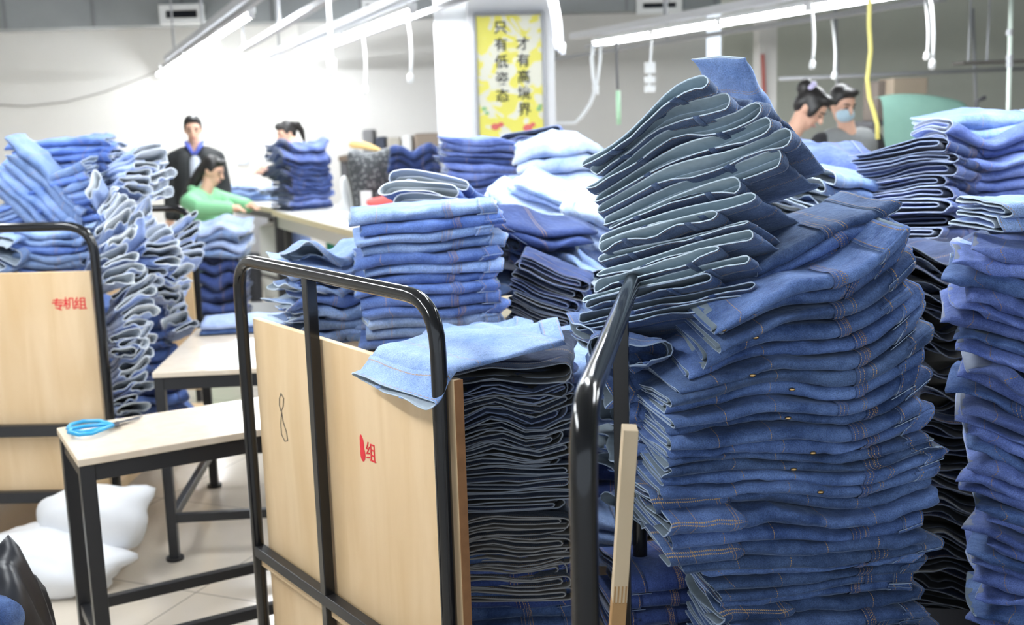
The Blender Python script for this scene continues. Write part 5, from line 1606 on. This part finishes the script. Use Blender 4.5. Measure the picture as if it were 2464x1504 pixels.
# shelf inside the middle trolley that carries the light stacks
sc_ = A_ + dA * LA * .36 + nA * .53
MB().box((sc_[0], sc_[1], 1.065), (LA * .62, .90, .03), rotA).build('upper_shelf', M_ply, eA)
SHZ = 1.082
G = 'light jeans stacked in the middle trolley'
pile(1046, 838, 2.80, 13, 'light blue jeans folded edge-on', 'the neat light stack', G, P_LIGHT[:3] + P_BLUE[:2], L=.365, W=.24, t=.0275, parts=2, yaw=.12, slope=.045, jit=(.014, .008, .03), zmin=SHZ, ns=18, c0=(0, .1), ang=PI, rough=1.2)
pile(788, 850, 3.02, 8, 'crumpled light jeans', 'the untidy stack left of the neat one', 'untidy light jeans in the middle trolley', P_LIGHT + P_BLUE[:1], L=.215, W=.22, t=.030, parts=2, yaw=.25, jit=(.03, .015, .18), zmin=SHZ, rough=2.2, wrink=2.4, endamp=.03, kind='tube', ang=.3, flip=False, gape=(.5, .9), dome=.06)
pile(852, 850, 3.0, 4, 'small crumpled light jeans', 'the loose bunch behind the plywood edge', 'crumpled light jeans at the plywood edge', P_LIGHT, L=.20, W=.13, t=.026, parts=2, tilt=(.15, 0), yaw=-.5, jit=(.03, .01, .3), rough=2.2, wrink=2.4, endamp=.02, kind='tube', ang=.2, flip=False, gape=(.5, 1))
pile(1130, 838, 2.60, 2, 'light blue jeans crumpled flat', 'the low pair before the neat stack', 'flattened light jeans before the neat stack', P_LIGHT, L=.26, W=.14, t=.022, parts=2, yaw=.1, jit=(.03, .01, .2), rough=2.2, wrink=2.6, kind='tube', ang=PI, flip=True, gape=(.5, 1))
# pair draped over the plywood end
pd = panel_pt(952, 892); pd = np.array([pd[0], pd[1], zpt - .046])
S = Stack(pd, yaw=math.atan2(nA[1], nA[0]), sx=.2, sy=.18, x0=-.014, xs=.016, seed=8)
S.H[0] = .026; S.H[5] = .026; S.H[1] = .012
S.layer(P_LIGHT[2], 'light blue jeans draped over the plywood end under the bent tube', None, c=(.115, -.06), ang=0, flip=False, L=.33, W=.30, t=[.016, 0, 0, .002], kind='tube', gape=(.6, .9), parts=2, rough=1.0, wrink=1.6, ns=34, endamp=.016)
S = Stack(ay(1200, 862, 2.42), yaw=math.radians(-8), tilt=(math.radians(-4), math.radians(10)), sx=.2, sy=.12, seed=18)
S.layer(P_LIGHT[0], 'light blue jeans beside the draped pair, pushed to the right', None, c=(.0, .03), ang=PI + .2, flip=True, L=.27, W=.20, t=[.028, .004, .004, .004, 0], kind='tube', gape=(.6, 1), parts=2, rough=2.0, wrink=2.4, ns=16, endamp=.02)
# dark folds behind the neat light stack
pile(1292, 850, 3.02, 9, 'blue-black jeans folded end-on', 'the bunch behind the draped jeans', 'dark folds behind the light stack', P_DARK + P_NAVY, L=.24, W=.19, t=.0285, parts=1, ang=math.radians(80), flip=False, tilt=(.30, 0), jit=(.012, .008, .08), rough=1.5, endamp=.008, wrink=2, zmin=.9)
pile(1400, 860, 3.0, 5, 'crumpled mid-blue jeans', 'the bunch behind the glossy black tube', 'crumpled jeans behind the black tube', P_LIGHT + P_BLUE, L=.22, W=.18, t=.03, parts=1, kind='tube', ang=.9, flip=False, tilt=(.2, .2), jit=(.03, .02, .3), rough=2.4, wrink=2.4, gape=(.6, 1), zmin=.8)
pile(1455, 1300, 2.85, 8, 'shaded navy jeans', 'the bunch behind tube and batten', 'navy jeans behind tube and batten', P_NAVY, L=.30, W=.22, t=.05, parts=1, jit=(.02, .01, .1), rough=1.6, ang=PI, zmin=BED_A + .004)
pile(1385, 1030, 2.75, 5, 'light blue jeans lying flat', 'the heap behind the black tube', 'light jeans low behind the black tube', P_LIGHT, L=.30, W=.3, t=.045, parts=1, kind='tube', ang=.2, flip=False, tilt=(.1, .15), jit=(.02, .02, .3), rough=2, wrink=2.2, gape=(.6, 1))
pile(1418, 1330, 2.6, 4, 'light blue jeans', 'the heap between black tube and batten', 'light jeans between tube and batten', P_LIGHT, L=.2, W=.2, t=.03, parts=1, ang=PI, jit=(.01, .01, .1), rough=1.5)
# opened greyish waists behind the neat light stack
pile(1052, 556, 3.25, 4, 'grey-blue jeans, waist open', 'the open bunch before the red bag', 'open waists behind the neat light stack', [(P_BLUE[k][0], plain('inside_pale', (.50, .55, .58), .95, noise=.1, nscale=60), P_ICE[0][2]) for k in range(3)], L=.24, W=.24, t=.030, parts=1, kind='tube', ang=math.radians(70), flip=True, tilt=(.12, -.35), jit=(.03, .02, .15), gape=(.8, 1), rough=1.4, wj=.12, slope=-.1)

# table under the pale pile in the middle distance (mostly hidden by the jeans)
T5, _ = table('pale work table mostly hidden under the palest jeans in the middle', (-.33, 3.5), np.array([1., 0, 0]), np.array([0, 1., 0]), 1.05, 1.6, 1.0, leg=.05, rail=.2, foot=False)
G = 'pale jeans sliding in the middle pile'
pile(1300, 690, 3.62, 9, 'pale blue jeans', 'the sliding pale pile in the middle', G, P_PALE + P_ICE[2:], L=.46, W=.34, t=.036, parts=1, tilt=(.40, .12), yaw=-.1, jit=(.05, .03, .12), rough=1.7, wrink=1.6, dome=.05, ang=PI, zmin=1.02, c0=(0, .12))
pile(1400, 640, 3.75, 6, 'very pale jeans lying flat', 'the washed-out bunch', 'washed-out jeans beside the open waists', P_PALE, L=.40, W=.36, t=.045, parts=1, tilt=(.14, .25), yaw=.2, jit=(.05, .03, .2), rough=1.8, wrink=1.8, ang=.2, kind='tube', flip=False, gape=(.7, 1), zmin=1.02)
pile(1268, 690, 3.30, 7, 'crumpled dark blue jeans', 'the dark bunch on the pale pile', 'crumpled dark jeans on the pale pile', P_NAVY + P_MID[:2], L=.22, W=.17, t=.032, parts=1, kind='tube', ang=.5, flip=False, tilt=(.30, .2), jit=(.03, .02, .4), rough=2.6, wrink=2.6, gape=(.5, 1), endamp=.03, lean=(-.03, 0), zmin=1.0)
pile(1180, 668, 3.45, 4, 'mid-blue jeans folded over', 'the bluish bunch under the pale pile', 'bluish jeans under the pale pile', P_BLUE + P_LIGHT, L=.26, W=.22, t=.034, parts=1, tilt=(.3, .1), jit=(.03, .02, .2), rough=2, wrink=2.2, ang=PI, zmin=1.0)
pile(1395, 720, 3.35, 4, 'loose light blue jeans', 'the bunch left of the tallest stack', 'loose jeans left of the tallest stack', P_LIGHT + P_ICE, L=.24, W=.2, t=.036, parts=1, kind='tube', ang=2.6, flip=True, tilt=(.25, .2), jit=(.03, .02, .3), rough=2.2, wrink=2.4, gape=(.6, 1), zmin=1.0)
pile(1350, 462, 4.45, 4, 'pale blue draped jeans', 'the pale dome under the poster', 'pale jeans in the dome under the poster', P_PALE, L=.36, W=.36, t=.055, parts=1, tilt=(.05, .1), yaw=.1, dome=-.30, jit=(.02, .02, .2), rough=1.5, wrink=1.8, ang=PI, kind='tube', flip=True, gape=(.8, 1), zmin=1.02)
pile(1195, 500, 4.75, 11, 'violet-blue jeans folded edge-on', 'the stack under the poster', 'jeans stacked under the poster', P_VIO + P_NAVY[1:2], L=.41, W=.25, t=.0265, parts=1, yaw=.1, slope=-.08, jit=(.025, .015, .06), rough=1.8, wrink=2, ang=PI, lean=(-.03, 0), zmin=1.02)
pile(1290, 378, 4.80, 3, 'violet-blue jeans with dark opening', 'the bunch just under the poster', 'jeans just under the poster', P_VIO, L=.22, W=.24, t=.032, parts=1, kind='tube', yaw=.1, tilt=(-.05, -.2), ang=1.2, flip=True, gape=(.6, 1), jit=(.02, .02, .1), rough=1.6, slope=.1)

# on the cutting tables
def on_table(px, zt, **k): return None
bq = az(745, 505, HK)
pile(748, 505, bq[1], 13, 'dark blue jeans', 'the long cutting table stack', 'dark jeans stacked on the cutting table', P_NAVY + P_VIO[1:2], L=.42, W=.36, t=.045, parts=1, yaw=.7, jit=(.03, .02, .1), rough=1.8, wrink=2, ang=0, flip=False, dome=.02, zmin=HK + .003, c0=(.0, .16), slope=.01)
bq2 = az(1000, 540, HK)
pile(1000, 520, 8.25, 8, 'navy jeans folded edge-on', 'the stack right of the patterned bag', 'navy jeans right of the patterned bag', P_NAVY, L=.36, W=.28, t=.062, parts=1, yaw=.05, jit=(.02, .01, .05), rough=1.4, wrink=1.5, ang=PI, zmin=HK + .003)
pile(610, 482, 11.2, 3, 'light blue jeans spread flat', 'the heap before the person in green', 'light jeans before the person in green', P_ICE + P_LIGHT, L=.62, W=.34, t=.055, parts=1, yaw=-.6, jit=(.06, .03, .3), rough=1.8, wrink=2, ang=PI, zmin=HK + .003)
q = T2P + T2dx * .33 + T2dy * .80
S = Stack((q[0], q[1], HT + .007), yaw=math.atan2(T2dx[1], T2dx[0]), sx=.3, sy=.12, seed=77)
S.layer(P_MID[0], 'dark blue jeans lying under light pair at the table end', None, c=(0, 0), ang=PI, flip=True, L=.56, W=.19, t=[.022, 0], parts=1)
S.layer(P_ICE[0], 'pale blue jeans folded flat on the far end of the table', None, c=(0, 0), ang=PI, flip=True, L=.56, W=.2, t=[.040, 0], parts=1, wrink=1.6)
# low bench with goods beside the left trolley
eL = empty('low_bench', (-1.36, 6.35, 0), 'low dark bench behind the table, carrying jeans beside the left trolley', 'bench')
MB().box((-1.62, 6.40, .58), (.72, .5, .04)).build('seat', M_bsteel, eL)
for sx in (-1, 1):
    for sy in (-1, 1): MB().bar((-1.62 + .32 * sx, 6.40 + .2 * sy, 0), (-1.62 + .32 * sx, 6.40 + .2 * sy, .565), .03, .03, up=(0, 1, 0)).build('leg', M_bsteel, eL)
q = ay(545, 752, 6.3)
pile(545, 752, 6.3, 5, 'blackish jeans with worn streaks', 'the dark bundle on the low bench', 'dark jeans on the low bench', P_DARK[1:2] + P_NAVY[1:2], L=.25, W=.22, t=.075, parts=1, jit=(.01, .01, .05), rough=1.5, ang=PI, zmin=.602)
pile(535, 612, 6.3, 4, 'light blue jeans', 'the bunch topping the low bench', 'light jeans on the low bench', P_LIGHT + P_ICE, L=.28, W=.24, t=.05, parts=1, tilt=(.12, .1), dome=-.12, jit=(.01, .01, .1), rough=1.8, ang=PI, wrink=2)

# ---- left trolley load
CW = 'the left trolley'
def lc(px, py, Y, n, lab, where, mats, **k): return pile(px, py, Y, n, lab, where, 'jeans in ' + where, mats, **k)
lc(150, 705, 4.42, 9, 'light blue jeans folded edge-on', 'the neat stack in the left trolley', P_LIGHT + P_BLUE[:1], L=.28, W=.22, t=.0285, yaw=.05, jit=(.015, .01, .05), rough=1.5, wrink=2, ang=PI)
lc(25, 700, 4.40, 6, 'crumpled light jeans', 'the heap at the left photo edge', P_BLUE + P_LIGHT, L=.2, W=.2, t=.037, kind='tube', ang=1.2, flip=False, tilt=(.2, .1), jit=(.02, .02, .3), rough=2.4, wrink=2.5, gape=(.6, 1))
lc(140, 560, 4.72, 8, 'blue jeans fanning rightwards', 'the fan above the left trolley', P_BLUE + P_LIGHT, L=.42, W=.2, t=.028, tilt=(-.10, 0), slope=.42, yaw=.1, jit=(.02, .01, .04), rough=1.4, wrink=1.8, ang=PI)
lc(175, 455, 4.95, 6, 'mid-blue jeans folded edge-on', 'the topmost bunch on the left trolley', P_BLUE, L=.42, W=.24, t=.037, tilt=(.02, 0), slope=.03, yaw=.1, jit=(.02, .01, .05), rough=1.5, wrink=2, ang=PI)
lc(60, 510, 4.70, 6, 'light jeans leaning steeply', 'the steep fan at the left photo edge', P_LIGHT + P_BLUE[2:], L=.42, W=.2, t=.036, tilt=(.80, 0), jit=(.03, .01, .08), rough=1.5, wrink=2, ang=PI, slope=-.1)
lc(318, 492, 5.0, 6, 'pale jeans with open ends', 'the bunch beside the man', P_ICE + P_BLUE[:1], L=.33, W=.24, t=.036, tilt=(-.16, 0), yaw=.3, jit=(.03, .02, .15), rough=1.8, wrink=2, kind='tube', ang=PI - .5, flip=True, gape=(.7, 1), slope=.1)
# the body of the load behind the open ends
lc(345, 1060, 5.05, 12, 'blue jeans folded edge-on', 'the column deep in the left trolley', P_BLUE + P_NAVY[1:2], L=.42, W=.3, t=.053, yaw=.35, jit=(.02, .02, .08), rough=1.6, wrink=2, ang=PI, lean=(-.06, .02), zmin=BED_C + .004)
LOOPS = [(262, 700, 4.28, 8, -.05, 'pale grey ends', 'the loop fan beside the left trolley post'), (322, 578, 4.55, 6, -.75, 'upright pale loops', 'the upright loop fan over the left trolley'),
         (385, 660, 4.75, 8, -.45, 'pale loops opening upwards', 'the widest loop fan on the left trolley'), (322, 700, 4.50, 6, .35, 'pale blue loops', 'the middle loop fan on the left trolley'),
         (290, 862, 4.35, 9, .12, 'pale loops', 'the loop fan at mid height on the left trolley'), (292, 1015, 4.35, 9, .08, 'pale loops', 'the lowest loop fan on the left trolley'),
         (432, 808, 5.05, 9, -.30, 'pale loops pointing right', 'the loop fan beside the far post of the left trolley'), (390, 730, 4.85, 5, .1, 'crumpled pale ends', 'the crumpled bunch at the centre of the left load'),
         (448, 640, 5.1, 6, -.15, 'pale loops', 'the short loop fan under the far tube of the left trolley'), (300, 470, 4.75, 5, .3, 'pale loops', 'the small loop fan beneath the topmost bunch')]
for x, y, Y, n, tl, lab, where in LOOPS:
    lc(x, y, Y, n, 'jeans, ' + lab, where, P_ICE, L=.30, W=.13 if n < 9 else .12, t=.030, kind='tube', parts=1, tilt=(tl, -.25), yaw=.1, ang=math.radians(118), flip=True, jit=(.015, .02, .22), gape=(.75, 1), rough=1.6, wrink=2, endamp=.02, wj=.15, slope=.25, ns=8, stuff=HEAP)
build_heap()

# ---- back right: big stack whose corner points at the camera
T6, _ = table('pale work table mostly hidden under the back right jeans', (.92, 2.78), np.array([1., 0, 0]), np.array([0, 1., 0]), 1.5, 1.05, .98, leg=.05, rail=.2, foot=False)
pile(2285, 575, 3.02, 8, 'violet-blue jeans', 'the cornered stack at the back right', 'cornered jeans at the back right', P_VIO[1:2] + P_NAVY + P_VIO[:1], L=.46, W=.30, t=.034, parts=2, yaw=math.radians(40), tilt=(.14, -.10), jit=(.02, .015, .06), rough=1.4, wrink=1.4, ang=0, flip=False, c0=(.20, .13), zmin=1.0, dome=-.02)
pile(2390, 480, 3.25, 6, 'violet-blue jeans', 'the low back right layers', 'low layers at the back right', P_VIO, L=.40, W=.26, t=.034, parts=1, tilt=(.05, 0), jit=(.02, .02, .1), rough=1.5, ang=PI, zmin=1.0)
pile(2400, 335, 3.30, 2, 'light violet-blue jeans laid flat', 'the top of the back right layers', 'light pair topping the back right', P_LIGHT, L=.40, W=.28, t=.04, parts=1, tilt=(.02, .08), dome=-.15, jit=(.02, .02, .1), rough=1.8, wrink=2, ang=PI)
pile(1985, 540, 3.35, 5, 'light violet-blue jeans', 'the bunch right of the open waists', 'light jeans behind the open waists', P_LIGHT + P_VIO[2:], L=.34, W=.30, t=.032, parts=1, tilt=(.25, .1), yaw=.2, jit=(.03, .02, .15), rough=1.8, wrink=2, ang=.4, kind='tube', flip=False, gape=(.6, 1), zmin=.99)
pile(1965, 432, 3.75, 2, 'blue jeans lying smooth', 'the smooth pair below the two women', 'smooth jeans below the women', P_VIO[2:], L=.36, W=.3, t=.05, parts=1, tilt=(.1, .2), jit=(.02, .02, .1), dome=-.2, rough=1.5, ang=PI, wrink=1.8)
# pale leg poking up behind the top of the open waists
S = Stack(ay(1760, 235, 2.42), yaw=-.2, tilt=(.5, -.5), sx=.1, sy=.1, seed=3)
S.layer(P_LIGHT[1], 'smooth light blue leg poking up behind the topmost open waist', None, c=(0, 0), ang=.9 + PI, flip=True, L=.2, W=.14, t=[.05, 0, -.012], kind='tube', gape=(1, 1), parts=0, rough=1.2, wrink=1.2, ns=16, name='jeans_leg', tip=.11)
# denim roll beside the black jacket
o_ = ay(8, 1490, 2.12)
MB().tube([o_ + np.array([-.10, .06, -.02]), o_ + np.array([-.02, .0, 0]), o_ + np.array([.012, -.02, .0])], [.05, .05, .046], 18).build('rolled_jeans', P_MID[0][0], smooth=True)
tag(bpy.data.objects['rolled_jeans'], 'rolled blue denim poking out under the black nylon jacket', 'jeans')

# ------------------------------------------------------------------ light
w = bpy.data.worlds.new('world'); SC.world = w; w.use_nodes = True
bg = w.node_tree.nodes['Background']; bg.inputs[0].default_value = (0.78, 0.88, 1.0, 1); bg.inputs[1].default_value = 0.36
vs_ = SC.view_settings
vs_.view_transform = 'Standard'; vs_.look = 'None'; vs_.gamma = 1.0; vs_.exposure = 2.12; vs_.use_curve_mapping = False
print('garments', GCOUNT[0])

for o in bpy.data.objects:
    if o.get('label') and len(o['label'].split()) > 16: print('LONG', len(o['label'].split()), o['label'])
